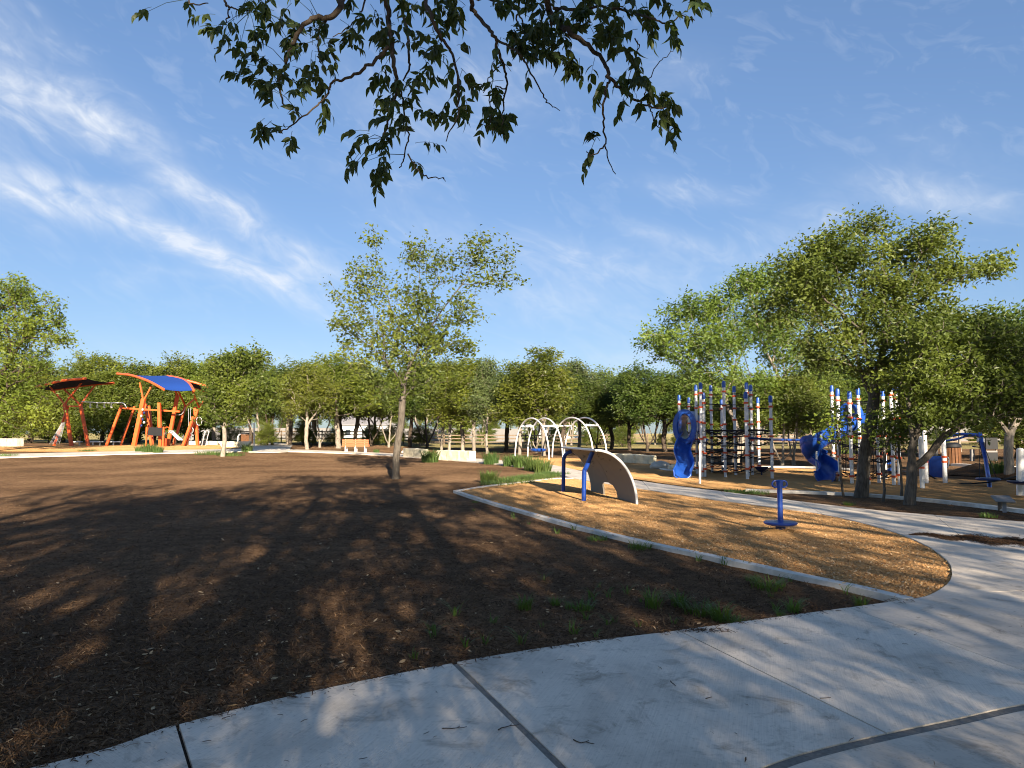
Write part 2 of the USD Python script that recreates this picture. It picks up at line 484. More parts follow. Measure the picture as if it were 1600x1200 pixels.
def concrete_mat(name, base, deg):
    b = np.asarray(base)
    n = {'g': ('geometry', {}), 'rot': ('vector_rotate', {'rotate_type': 'z_axis', 'angle': math.radians(deg)}), 'mp': ('mapping', {'scale': (150, 3.0, 1)}),
         'br': ('noise_texture', {'scale': 1.0, 'detail': 4.0, 'roughness': .6}), 'bl': ('noise_texture', {'scale': 1.1, 'detail': 7.0, 'roughness': .62, 'distortion': .4}),
         'sp': ('noise_texture', {'scale': 45.0, 'detail': 5.0, 'roughness': .7}), 'st': ('noise_texture', {'scale': 3.2, 'detail': 6.0, 'roughness': .7, 'distortion': 1.0}),
         'r': ('rgb_ramp', {'ramp': [(.3, tuple(b * .68)), (.5, tuple(b)), (.72, tuple(np.minimum(b * 1.16, .8)))]}),
         'sr': ('rgb_ramp', {'ramp': [(.30, (.55, .54, .52)), (.46, (1, 1, 1))]}), 'spr': ('rgb_ramp', {'ramp': [(.30, (.66, .65, .63)), (.44, (1, 1, 1)), (.7, (1.05, 1.05, 1.05))]}),
         'brr': ('rgb_ramp', {'ramp': [(.3, (.88, .88, .88)), (.7, (1.06, 1.06, 1.06))]}),
         'm1': ('mix', {'mix_type': 'multiply', 'fac': 1.0}), 'm2': ('mix', {'mix_type': 'multiply', 'fac': .8}), 'm3': ('mix', {'mix_type': 'multiply', 'fac': 1.0}),
         'hb': ('math', {'math_type': 'multiply_add', 'value2': .35}), 'bp': ('bump', {'strength': .7, 'distance': .004}),
         'p': ('principled_bsdf', {'roughness': .82, 'specular_ior_level': .3})}
    l = [('g.position', 'rot.vector'), ('rot.vector', 'mp.vector'), ('mp.vector', 'br.vector'), ('g.position', 'bl.vector'), ('g.position', 'sp.vector'), ('g.position', 'st.vector'),
         ('bl.fac', 'r.fac'), ('st.fac', 'sr.fac'), ('sp.fac', 'spr.fac'), ('br.fac', 'brr.fac'), ('r.color', 'm1.color1'), ('sr.color', 'm1.color2'), ('m1.color', 'm2.color1'), ('spr.color', 'm2.color2'),
         ('m2.color', 'm3.color1'), ('brr.color', 'm3.color2'), ('m3.color', 'p.base_color'), ('br.fac', 'hb.value3'), ('sp.fac', 'hb.value1'), ('hb.value', 'bp.height'), ('bp.normal', 'p.normal')]
    return mat(name, n, l)


M['concrete'] = concrete_mat('concrete', (.67, .585, .475), 20)
M['concrete2'] = concrete_mat('concrete_warm', (.60, .52, .42), -50)
M['joint'] = plain('joint_filler', (.20, .185, .16), .9, .3, 40, .1, bump=.004, bscale=200)
M['dirt'] = plain('joint_dirt', (.035, .026, .02), .95, .3, 40, .1)
M['kerb'] = plain('kerb_concrete', (.62, .575, .50), .85, .2, 8, .2, bump=.004, bscale=90)
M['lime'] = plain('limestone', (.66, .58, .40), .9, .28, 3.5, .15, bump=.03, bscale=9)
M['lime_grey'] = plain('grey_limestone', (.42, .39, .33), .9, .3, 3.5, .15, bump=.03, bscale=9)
M['blue'] = plain('blue_coat', (.012, .062, .30), .33, .12, 4, .5, coat=.2)
M['blue_post'] = plain('blue_post_coat', (.010, .045, .26), .3, .12, 4, .5, coat=.2)
M['navy'] = plain('navy_coat', (.006, .018, .09), .4, .15, 5, .4)
M['white'] = plain('white_coat', (.72, .71, .68), .35, .06, 5, .5)
M['galv'] = plain('pale_grey_post', (.62, .62, .61), .42, .10, 6, .5)
M['steel'] = plain('steel', (.55, .55, .54), .38, .1, 8, .5, metal=.5)
M['orange'] = plain('orange_coat', (.66, .105, .022), .38, .10, 5, .45)
M['collar'] = plain('orange_collar', (.55, .085, .03), .45, .12, 12, .4)
M['rope'] = plain('black_rope', (.012, .012, .013), .8, .3, 60, .2)
M['panel'] = plain('tan_grey_panel', (.135, .115, .092), .62, .10, 7, .3, bump=.006, bscale=55)
M['panel_edge'] = plain('panel_edge', (.55, .55, .53), .5, .08, 7, .4)
M['canopy_blue'] = plain('blue_canopy_cloth', (.014, .055, .25), .8, .10, 8, .15, bump=.003, bscale=120)
M['canopy_dark'] = plain('navy_canopy_cloth', (.014, .02, .05), .85, .15, 8, .1)
M['bench'] = plain('bench_slat', (.36, .11, .038), .5, .16, 9, .35)
M['fence'] = plain('fence_timber', (.17, .125, .085), .9, .3, 4, .1)
M['pale_wall'] = plain('pale_wall', (.19, .18, .17), .9, .12, 1.0, .1)
M['roof'] = plain('grey_roof', (.22, .21, .21), .9, .15, 1.0, .1)
M['black'] = plain('black_board', (.010, .010, .011), .6, .2, 5, .3)
M['brown'] = plain('rust_brown', (.11, .048, .02), .7, .3, 8, .2)
M['grey_plate'] = plain('grey_plate', (.18, .18, .18), .6, .15, 8, .3)
M['glass'] = plain('window_dark', (.03, .035, .04), .12, .1, 2, .6)
M['bark'] = bark_mat('grey_bark', (.045, .037, .029), (.17, .145, .115))
M['bark_pale'] = bark_mat('pale_bark', (.15, .125, .095), (.40, .34, .27))
M['bark_dark'] = bark_mat('dark_bark', (.035, .027, .02), (.12, .09, .065))
M['leaf_mid'] = leaf_mat('leaves_mid_green', (.072, .102, .017), (.175, .210, .030), (.34, .355, .060))
M['leaf_fresh'] = leaf_mat('leaves_fresh_green', (.070, .105, .018), (.175, .228, .036), (.34, .38, .075))
M['leaf_yel'] = leaf_mat('leaves_yellow_green', (.085, .115, .016), (.195, .225, .030), (.36, .37, .060))
M['leaf_dark'] = leaf_mat('leaves_dark_green', (.050, .080, .015), (.12, .160, .028), (.24, .265, .05))
M['leaf_grey'] = leaf_mat('leaves_grey_green', (.075, .098, .035), (.14, .17, .055), (.25, .265, .10))
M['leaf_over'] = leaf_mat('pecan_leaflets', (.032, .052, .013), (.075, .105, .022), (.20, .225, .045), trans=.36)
M['grass'] = leaf_mat('grass_blades', (.07, .12, .02), (.15, .23, .045), (.28, .34, .09), trans=.3)
M['grass_dark'] = leaf_mat('clump_blades', (.065, .115, .028), (.14, .205, .05), (.28, .32, .095), trans=.3)

# ------------------------------------------------------------------ ground, beds, paths
def fbm2(x, y, s, octaves=4, seed=0):
    return meshkit.fbm(np.stack([x * s, y * s, np.zeros_like(x)], -1), octaves, seed)


def z_mulch(x, y):
    far = np.exp(-np.hypot(x, y) / 14)
    return terrain(x, y) + 0.03 * (fbm2(x, y, .8, 3, 5) - .8) + 0.035 * far * (fbm2(x, y, 7.0, 4, 2) - .75)


def z_chips(x, y):
    return terrain(x, y) + 0.004 + 0.03 * fbm2(x, y, 1.1, 3, 9) * .7 + 0.012 * fbm2(x, y, 7, 3, 4) + .11 * np.exp(-((x - SP[0]) ** 2 + (y - SP[1]) ** 2) / .06)


SP = G(1220, 836)[:2]


def z_path(x, y):
    return terrain(x, y) + 0.036


big = Polygon([(-400, -60), (400, -60), (400, 700), (-400, 700)])
solo('ground', drape(big, lambda x, y: terrain(x, y) - .10, least=.5, k=.06), M['earth'], kind='structure')
bed = Polygon([(-75, -25), (60, -25), (60, 62), (20, 66), (-20, 76), (-75, 80)])
solo('mulch_bed', drape(bed, z_mulch, least=.5, k=.05, grid=np.vstack([POLAR, polar_points(.016, 2.6, 11)])), M['mulch'], kind='structure')

tip = GP((1488, 898), (1484, 880), (1466, 863), (1446, 851), (1400, 831), (1350, 817), (1280, 802), (1200, 791), (1120, 781), (1050, 771), (1000, 763.5), (940, 754.5), (895, 747))
left_kerb = GP((1420, 936), (1300, 909), (1160, 879), (1000, 845), (900, 821), (800, 794), (745, 778), (712, 767))
back_kerb = GP((712, 767), (760, 759.5), (820, 752.5), (865, 747.5), (895, 747))
round_tip = GP((1488, 898), (1483, 909), (1470, 920), (1448, 931), (1420, 936))
tip_s, round_s, left_s, back_s = spline2(tip), spline2(round_tip), spline2(left_kerb), spline2(back_kerb)
chips1 = Polygon(tip_s[::-1] + round_s[1:] + left_s[1:] + back_s[1:-1]).buffer(0)
kerb1 = unary_union([LineString(left_s).buffer(.068, cap_style=2, join_style=2), LineString(back_s).buffer(.068, cap_style=2, join_style=2), Point(left_s[-1]).buffer(.068)])
solo('wood_chip_area', drape(chips1, z_chips, grid=np.vstack([POLAR, polar_points(.018, 7, 20)])), M['chips'], kind='structure')
kp = thing('concrete_edging', None, None); stage.GetPrimAtPath(kp).SetCustomDataByKey('kind', 'structure')
kl = unary_union([g for g in [kerb1]])
# cut the edging into cast lengths
cuts = []
for ls in (LineString(left_s), LineString(back_s)):
    for d in np.arange(2.4, ls.length, 2.4):
        a, b = np.array(ls.interpolate(d).coords[0]), np.array(ls.interpolate(d + .05).coords[0])
        t = (b - a) / np.linalg.norm(b - a); nn = np.array([-t[1], t[0]])
        cuts.append(LineString([a - nn * .3, a + nn * .3]).buffer(.006, cap_style=2))
for g in getattr(kl.difference(unary_union(cuts)), 'geoms', [kl]):
    part(kp, 'edging', drape(g, lambda x, y: terrain(x, y) + .046 + .01 * (fbm2(x, y, 1.5, 2, 3) - .5), skirt=.14), M['kerb'])

chips2 = Polygon(spline2(GP((903, 733.5), (950, 741), (1000, 749), (1060, 757.5), (1120, 763.5), (1180, 766), (1280, 769.5), (1360, 773.5), (1430, 779), (1500, 786), (1600, 798), (1750, 818)), 4)
                 + GP((1900, 800), (1750, 762), (1600, 753), (1500, 748), (1420, 742), (1330, 736), (1240, 731), (1160, 731), (1080, 734), (1035, 733), (1022, 724), (945, 717.5), (880, 715), (815, 715), (790, 718), (760, 718), (800, 722), (850, 726))).buffer(0)
solo('wood_chip_area', drape(chips2, z_chips), M['chips'], kind='structure')
e2 = LineString(spline2(GP((1165, 765.5), (1280, 769.5), (1360, 773.5), (1430, 779), (1500, 786), (1600, 798), (1700, 812)), 6))
e3 = LineString(spline2(GP((1020, 724), (1030, 731), (1050, 735), (1090, 735.5)), 5))
e4 = LineString(spline2(GP((1190, 729), (1260, 729.5), (1330, 733)), 5))
for e in (e2, e3, e4):
    solo('concrete_edging', drape(e.buffer(.10, cap_style=2), lambda x, y: terrain(x, y) + .062, skirt=.15), M['kerb'], kind='structure')
cx3 = AT(245, 690, 58.5)
chips3 = Polygon([(cx3[0] + 10.5 * math.cos(a), 54.5 + 9.0 * math.sin(a)) for a in np.linspace(0, 2 * np.pi, 60)[:-1]])
solo('wood_chip_area', drape(chips3, z_chips, least=.3), M['chips'], kind='structure')

# the walk: foreground apron, then the loop going off to the left
near_mulch = spline2([(-8.5, .2), (-6.0, 1.35), (-4.0, 2.35)] + GP((50, 1200), (280, 1131), (480, 1081), (710, 1035), (890, 1006), (1060, 985), (1200, 966), (1320, 950), (1420, 936)), 6)
grass_edge = GP((895, 747), (865, 738.5), (830, 731.5), (790, 726), (745, 722), (690, 717.5), (640, 714), (600, 711.3), (555, 709), (500, 706.6), (450, 705.2))
far_edge = GP((450, 702.2), (500, 703.6), (555, 705.6), (600, 707.6), (640, 710), (690, 713), (745, 716.5), (800, 720), (850, 724.5), (880, 729.5), (905, 735), (950, 743.5), (1000, 751.5), (1060, 759.5), (1130, 768), (1200, 776.5), (1280, 787), (1380, 798), (1480, 806), (1600, 815))
walk = Polygon(near_mulch[:-1] + round_s[::-1][:-1] + tip_s[:-1] + spline2(grass_edge, 4) + spline2(far_edge, 4) + [(26, 14.5), (26, -6), (-8.5, -6)]).buffer(0)
if isinstance(walk, MultiPolygon):
    walk = max(walk.geoms, key=lambda g: g.area)


def ext(a, b, k0=.0, k1=6.0):
    a, b = np.array(a), np.array(b); t = (b - a) / np.linalg.norm(b - a)
    return LineString([a - t * k0, b + t * k1])


g2 = lambda px, py: tuple(G(px, py, .036)[:2])
J = []                                                     # (line, half width)
J.append((ext(g2(710, 1035), g2(880, 1200), .3, 5), .021))
J.append((ext(g2(1060, 985), g2(1390, 1148), .3, .02), .006))
J.append((ext(g2(277, 1132), g2(298, 1200), .3, 6), .010))
arc = LineString(spline2([(-2.2, 1.1), (-.2, 2.45), (.75, 3.1)] + GP((1208, 1200), (1290, 1174), (1400, 1148), (1500, 1127), (1600, 1105)) + [(3.6, 4.36), (4.6, 4.7), (7, 5.6), (14, 8.0)], 8))
J.append((arc, .034))
J.append((ext(g2(1336, 953), g2(1600, 1048), .4, .6), .006))
J.append((ext(g2(1452, 798), g2(1482, 822), .6, 1.5), .006))
J.append((ext(g2(1120, 760), g2(1150, 792), 1, 1), .006))
J.append((ext(g2(1240, 777), g2(1290, 806), 1, .6), .006))
J.append((ext(g2(1000, 748), g2(1020, 770), 1, 1), .006))
J.append((LineString([g2(1545, 925), (9.5, 7.9), (14, 9.0)]), .006))
J.append((LineString([(-3.6, 2.6), (-3.2, -6)]), .008))
J.append((LineString([(-6.0, 1.5), (-5.6, -6)]), .008))
for (p0, p1) in [((1.9, -6), (1.2, 1.0)), ((7.0, 4.7), (9, 0)), ((4.5, 3.8), (6.5, -2))]:
    J.append((LineString([p0, p1]), .006))
for (a, b) in [((930, 739), (917, 752)), ((800, 716), (780, 730)), ((690, 711), (680, 720)), ((600, 705), (592, 714))]:
    J.append((LineString([g2(*a), g2(*b)]), .008))
gap = unary_union([ln.buffer(w, cap_style=2) for ln, w in J])
wp = thing('concrete_path', None, None); stage.GetPrimAtPath(wp).SetCustomDataByKey('kind', 'structure')
slabs = sorted([g for g in walk.difference(gap).geoms if g.area > .02], key=lambda g: -g.area)
south = Polygon(list(arc.coords) + [(26, 8), (26, -8), (-2.2, -8)])
for i, g in enumerate(slabs):
    warm = south.contains(g.representative_point())
    dz = .0025 * math.sin(i * 2.3)
    part(wp, 'slab', drape(g, lambda x, y: z_path(x, y) + dz, least=.08, k=.05, skirt=.13), M['concrete2' if warm else 'concrete'])
wide = unary_union([ln.buffer(w - .002, cap_style=2) for ln, w in J if w > .018]).intersection(walk.buffer(-.02))
for g in getattr(wide, 'geoms', [wide]):
    part(wp, 'joint_filler', drape(g, lambda x, y: z_path(x, y) - .006, least=.05), M['joint'])
part(wp, 'joint_bed', drape(walk.buffer(-.03).intersection(unary_union([ln.buffer(.03) for ln, w in J if w < .018])).buffer(0) if False else walk.buffer(-.04), lambda x, y: z_path(x, y) - .022, least=.3, k=.08), M['dirt'])

# plaza and the walk on the far left
plaza = Polygon(spline2(GP((452, 705), (430, 706.5), (400, 706), (380, 703), (386, 695), (410, 691.5), (440, 691), (456, 694)) + GP((452, 705)), 5)).buffer(0)
solo('plaza', drape(plaza, lambda x, y: z_path(x, y) + .004, least=.2, skirt=.1), M['concrete'], kind='structure')
left_walk = Polygon(spline2(GP((-120, 720), (0, 714.8), (100, 712), (190, 709.5), (240, 708.5), (330, 706.5), (395, 705)), 5) + spline2(GP((395, 700.5), (330, 702), (240, 703.8), (190, 705), (100, 707), (0, 709.5), (-120, 712)), 5)).buffer(0)
solo('concrete_path', drape(left_walk, lambda x, y: z_path(x, y), least=.2, skirt=.1), M['concrete'], kind='structure')

# ------------------------------------------------------------------ loose shreds, chips, litter
def strip_shred(L, w, bend, seed):
    rs = np.random.RandomState(seed)
    x = np.linspace(-.5, .5, 4) * L
    z = bend * (1 - (2 * x / L) ** 2) + .002
    y = rs.randn(4) * w * .25
    ww = w * np.array([.35, 1, .9, .3]) * .5
    v = np.vstack([np.column_stack([x, y - ww, z]), np.column_stack([x, y + ww, z + .15 * w]), np.column_stack([x, y, z - .3 * w])])
    f = []
    for i in range(3):
        for a, b in ((0, 4), (4, 8), (8, 0)):
            f += [[a + i, a + i + 1, b + i + 1], [a + i, b + i + 1, b + i]]
    return v, np.array(f)


def leaflet_flat(L, W, curl):
    t = np.array([0, .25, .6, 1.0]); w = np.array([0, .8, .9, 0]) * W / 2
    z = curl * L * (t - .5) ** 2 + .003
    mid = np.column_stack([(t - .5) * L, 0 * t, z])
    v = np.vstack([mid, mid[1:3] + np.column_stack([0 * w[1:3], w[1:3], .4 * w[1:3]]), mid[1:3] - np.column_stack([0 * w[1:3], w[1:3], -.4 * w[1:3]])])
    f = [[0, 1, 4], [1, 5, 4], [1, 2, 5], [2, 3, 5], [0, 6, 1], [1, 6, 7], [1, 7, 2], [2, 7, 3]]
    return v, np.array(f)


def scatter(name, protos, pos, rs, smin, smax, tilt=.35, kind='stuff', label=None, cat=None, pick=None):
    p = numbered('/World', name)
    pi = UsdGeom.PointInstancer.Define(stage, p)
    rel = pi.CreatePrototypesRel()
    for i, (mesh, m) in enumerate(protos):
        q = f'{p}/piece_{i + 1:03d}'
        usdkit.mesh(stage, q, vf(mesh), m)
        rel.AddTarget(q)
    n = len(pos)
    yaw = rs.rand(n) * 2 * np.pi
    ax = rs.randn(n, 2) * tilt
    qs = []
    for k in range(n):
        a = Gf.Rotation(Gf.Vec3d(0, 0, 1), math.degrees(yaw[k]))
        t = math.hypot(*ax[k])
        b = Gf.Rotation(Gf.Vec3d(ax[k, 0], ax[k, 1], 0), math.degrees(t)) if t > 1e-6 else Gf.Rotation()
        r = (a * b).GetQuat()
        qs.append(Gf.Quath(float(r.GetReal()), *[float(c) for c in r.GetImaginary()]))
    pi.CreateProtoIndicesAttr(Vt.IntArray.FromNumpy((rs.choice(len(protos), n, p=pick)).astype(np.int32)))
    pi.CreatePositionsAttr(Vt.Vec3fArray.FromNumpy(pos.astype(np.float32)))
    pi.CreateOrientationsAttr(Vt.QuathArray(qs))
    s = smin + (smax - smin) * rs.rand(n) ** 1.8
    pi.CreateScalesAttr(Vt.Vec3fArray.FromNumpy(np.repeat(s[:, None], 3, 1).astype(np.float32)))
    data(pi.GetPrim(), kind=kind, label=label, category=cat)


def sample_view(n, y0, y1, rs, power=2.0, x_pad=.4):
    """ground points, denser near the camera"""
    u = rs.rand(n)
    y = (y0 ** (1 - power) + u * (y1 ** (1 - power) - y0 ** (1 - power))) ** (1 / (1 - power))
    x = (rs.rand(n) * 2 - 1) * (.75 * y + x_pad)
    return x, y


rs = np.random.RandomState(11)
x, y = sample_view(120000, 2.9, 17, rs, 1.7)
inside = shapely.contains_xy(walk.union(chips1.buffer(.12)), x, y) | ((y < 6) & (x > 2.6))
x, y = x[~inside], y[~inside]
shp = [(strip_shred(.045 + .02 * (i % 3), .006 + .003 * (i % 2), .004 * (i % 3), i), M[f'shred{[0, 1, 2, 1, 4, 2, 3][i]}']) for i in range(7)]
scatter('mulch_shreds', shp, np.column_stack([x, y, z_mulch(x, y) + .002]), rs, .35, 1.15, .75, label='loose dark brown mulch shreds over the bed', cat='mulch', pick=[.2, .22, .2, .15, .12, .07, .04])
x, y = sample_view(130000, 6.5, 24, rs, 1.6)
inside = shapely.contains_xy(chips1.buffer(-.012), x, y)
x, y = x[inside], y[inside]
chp = [(box((0, 0, .004), (.05, .022, .009), tilt=None), M[f'chip{i}']) for i in range(4)] + [(strip_shred(.06, .016, .004, 40 + i), M[f'chip{i}']) for i in range(3)]
scatter('loose_wood_chips', chp, np.column_stack([x, y, z_chips(x, y) + .002]), rs, .25, .7, .6, label='loose tan wood chips inside the kerbed play area', cat='wood chips', pick=[.16, .22, .2, .08, .12, .12, .1])

# pale dry leaves and bits lying on the dark bed, chips kicked onto the edging
x, y = sample_view(2600, 3.0, 26, rs, 1.25)
keep = ~shapely.contains_xy(walk.union(chips1.buffer(.12)), x, y) & (fbm2(x, y, .9, 3, 21) > .42)
x, y = x[keep], y[keep]
M['dry0'] = plain('dry_leaf_tan', (.42, .30, .17), .8, .3, 20, .2)
M['dry1'] = plain('dry_leaf_brown', (.20, .11, .055), .8, .3, 20, .2)
dry = [(leaflet_flat(.05, .022, .35), M['dry0']), (leaflet_flat(.06, .026, -.3), M['dry1']), (leaflet_flat(.035, .018, .5), M['dry0'])]
scatter('dry_leaves', dry, np.column_stack([x, y, z_mulch(x, y) + .012]), rs, .5, 1.3, .3, label='pale dry leaves scattered over the dark mulch bed', cat='leaf litter')
kx, ky = [], []
for ls in (LineString(left_s), LineString(back_s)):
    for _ in range(170):
        q = ls.interpolate(rs.rand() * ls.length); kx.append(q.x + rs.randn() * .06); ky.append(q.y + rs.randn() * .06)
kx, ky = np.array(kx), np.array(ky)
scatter('kicked_out_chips', chp, np.column_stack([kx, ky, terrain(kx, ky) + .054]), rs, .3, .8, .15, label='wood chips kicked onto the pale concrete edging', cat='wood chips')

# spilled mulch across the walk and crumbs of bark on the slabs
sx_, sy_ = [], []
for px in np.arange(1425, 1720, 1.2):
    t = (px - 1425) / 175
    mid = 838 + 14 * t + 1.5 * math.sin(px * .09)
    w = 1.2 + 4.5 * min(1, t * 1.6)
    for _ in range(int(34 * w / 3)):
        q = G(px + rs.randn() * 2, mid + rs.randn() * w * .45 + .8)
        sx_.append(q[0]); sy_.append(q[1])
sx_, sy_ = np.array(sx_), np.array(sy_)
scatter('mulch_crumbs', [shp[0], shp[4], shp[1]], np.column_stack([sx_, sy_, np.full(len(sx_), .042)]), rs, .5, 1.3, .3, label='mulch crumbs along the streak on the walk', cat='mulch')
# thin sprinkle on the foreground concrete
x, y = sample_view(700, 3.0, 13, rs, 1.3)
keep = shapely.contains_xy(walk.buffer(-.03), x, y)
x, y = x[keep], y[keep]
d = shapely.distance(LineString(near_mulch), shapely.points(np.column_stack([x, y])))
keep = rs.rand(len(x)) < np.exp(-d / .35) * .9 + .22
x, y = x[keep], y[keep]
scatter('bark_crumbs', shp[:3], np.column_stack([x, y, np.full(len(x), .040)]), rs, .35, .9, .12, label='scattered bark crumbs on the foreground slabs', cat='bark crumbs')
ln = LineString(near_mulch)
q = [ln.interpolate(v) for v in rs.rand(1500) * ln.length]
x = np.array([p.x for p in q]) + rs.randn(1500) * .035; y = np.array([p.y for p in q]) + rs.randn(1500) * .045 - .01
keep = (y > 1.5) & (fbm2(x, y, 1.3, 3, 31) > .44)
x, y = x[keep], y[keep]
scatter('edge_mulch', shp[:5], np.column_stack([x, y, np.full(len(x), .040)]), rs, .35, 1.0, .25, label='mulch shreds spilling over the edge of the foreground slabs', cat='mulch')
q = G(1100, 993)
x, y = q[0] + rs.randn(110) * .10, q[1] + rs.randn(110) * .035
scatter('bark_crumbs', shp[:2], np.column_stack([x, y, np.full(len(x), .041)]), rs, .5, 1.0, .2, label='small dark heap of bark crumbs at the slab edge beside the grass', cat='bark crumbs')


def twig(px, py, L, deg, label, r=.003):
    b = G(px, py)
    o = (b[0], b[1], z_path(b[0], b[1]) + r)
    t = thing('fallen_twig', label, 'twig', o)
    k = rs.randn(6, 2) * L * .05
    p = np.column_stack([np.linspace(-.5, .5, 6) * L, k[:, 0], np.abs(k[:, 1]) * .2])
    part(t, 'stem', (rot_z(tube(p, np.linspace(r, r * .5, 6), 5)[0], deg), tube(p, r, 5)[1]), M['bark_dark'], local=True)
    if L > .1:
        p2 = np.array([p[3], p[3] + [L * .12, L * .1, .003]])
        v, f = tube(p2, r * .6, 4)
        part(t, 'side_shoot', (rot_z(v, deg), f), M['bark_dark'], local=True)


twig(795, 1148, .13, 25, 'thin curved twig lying beside the wide filled joint of the slabs')
twig(710, 1150, .13, 5, 'short straight twig left of the wide joint in the foreground slab')
twig(912, 1172, .11, -15, 'dark twig near the bottom edge right of the wide joint')
twig(1052, 1078, .09, -80, 'small bent twig alone in the middle of the foreground slab')
twig(1108, 1101, .05, 30, 'tiny dark twig chip near the middle of the slab')
twig(1290, 1101, .07, 10, 'twig lying on the thin slab joint')

# ------------------------------------------------------------------ trees
def tree_skeleton(guides, blobs, n, seed, bf=.45, zmin=None):
    """guides: polylines (first starts at the base, later ones start on an earlier one); blobs: (centre, radii, weight)"""
    rs = np.random.RandomState(seed)
    P, par = [], []
    for gi, g in enumerate(guides):
        g = np.asarray(g, float)
        L = np.linalg.norm(np.diff(g, axis=0), axis=1).sum()
        c = curve(g, max(4, int(L / .28)))
        if len(c) > 3:
            c[1:-1] += rs.randn(len(c) - 2, 3) * .018
        if gi == 0:
            for i, q in enumerate(c):
                P.append(q); par.append(i - 1)
        else:
            a = np.array(P); k = int(np.argmin(np.linalg.norm(a - c[0], axis=1)))
            for q in c[1:]:
                P.append(q); par.append(k); k = len(P) - 1
    ng = len(P)
    w = np.array([b[2] * np.prod(b[1]) ** .8 for b in blobs]); w /= w.sum()
    pts = []
    for b, c in zip(blobs, rs.multinomial(n, w)):
        u = rs.randn(c, 3); u /= np.linalg.norm(u, axis=1, keepdims=True)
        pts.append(np.asarray(b[0]) + u * (rs.rand(c, 1) ** .45) * np.asarray(b[1]))
    pts = np.vstack(pts)
    if zmin is not None:
        pts = pts[pts[:, 2] > zmin]
    pl = np.zeros(ng + len(pts))
    P = np.array(P)
    for i in range(1, ng):
        pl[i] = pl[par[i]] + np.linalg.norm(P[i] - P[par[i]])
    allp = np.vstack([P, pts]); par = par + [-1] * len(pts)
    start = int(ng * 0) if len(guides) > 1 else int(len(guides[0]) * 0)
    ok = allp[:ng][:, 2] > (P[:, 2].min() + .25 * (P[:, 2].max() - P[:, 2].min()))
    ids = np.nonzero(ok)[0]
    D = np.linalg.norm(pts[:, None] - allp[ids][None], axis=2) + bf * pl[ids][None]
    best = ids[D.argmin(1)]; cost = D.min(1)
    done = np.zeros(len(pts), bool)
    for _ in range(len(pts)):
        c = np.where(done, 1e9, cost); k = int(c.argmin()); done[k] = True
        i = ng + k; par[i] = int(best[k]); pl[i] = pl[par[i]] + np.linalg.norm(allp[i] - allp[par[i]])
        nd = np.linalg.norm(pts - allp[i], axis=1) + bf * pl[i]
        upd = nd < cost; cost[upd] = nd[upd]; best[upd] = i
    return allp, np.array(par), ng


def branch_mesh(P, par, R, tip=.006, power=.5, trunk_flare=True):
    n = len(P)
    kids = [[] for _ in range(n)]
    for i, p in enumerate(par):
        if p >= 0:
            kids[p].append(i)
    cnt = np.zeros(n)
    order = [0]
    for i in order:
        order.extend(kids[i])
    for i in reversed(order):
        cnt[i] = max(1, sum(cnt[k] for k in kids[i]))
    r = np.maximum(tip, R * (cnt / cnt[0]) ** power)
    if trunk_flare:
        h = P[:, 2] - P[0, 2]
        r = np.where(r > R * .55, r * (1 + .22 * np.exp(-np.maximum(h, 0) / .22)), r)
    thick, thin = [], []
    todo = [(0, None)]
    while todo:
        i, prev = todo.pop()
        chain = [prev, i] if prev is not None else [i]
        while kids[i]:
            ks = sorted(kids[i], key=lambda k: -cnt[k])
            todo.extend((k, i) for k in ks[1:])
            i = ks[0]; chain.append(i)
        if len(chain) < 2:
            continue
        rr = r[chain].copy()
        if prev is not None:
            rr[0] = min(rr[0], rr[1] * 1.15)
        rm = rr.max()
        m = tube(P[chain], rr, 10 if rm > .09 else 6 if rm > .03 else 3, caps=rm > .03)
        (thick if rm > R * .42 else thin).append(m)
    return join(thick), (join(thin) if thin else None), r, cnt


def leaves(centers, per, spread, L, W, seed, droop=.35, up=.55):
    rs = np.random.RandomState(seed)
    c = np.repeat(centers, per, 0)
    n = len(c)
    c = c + rs.randn(n, 3) * spread * [1, 1, .8]
    d = rs.randn(n, 3); d[:, 2] = d[:, 2] * .5 - droop; d /= np.linalg.norm(d, axis=1, keepdims=True)
    nr = rs.randn(n, 3) + [0, 0, up]; nr -= d * (nr * d).sum(1, keepdims=True); nr /= np.linalg.norm(nr, axis=1, keepdims=True)
    s = np.cross(d, nr)
    k = (.45 + 1.0 * rs.rand(n))[:, None]
    l, w = L * k, W * k
    v = np.stack([c, c + d * l * .48 + s * w * .5 + nr * w * .18, c + d * l - nr * l * .10, c + d * l * .48 - s * w * .5 + nr * w * .18], 1).reshape(-1, 3)
    o = np.arange(n) * 4
    return v, np.vstack([np.stack([o, o + 1, o + 2], 1), np.stack([o, o + 2, o + 3], 1)])


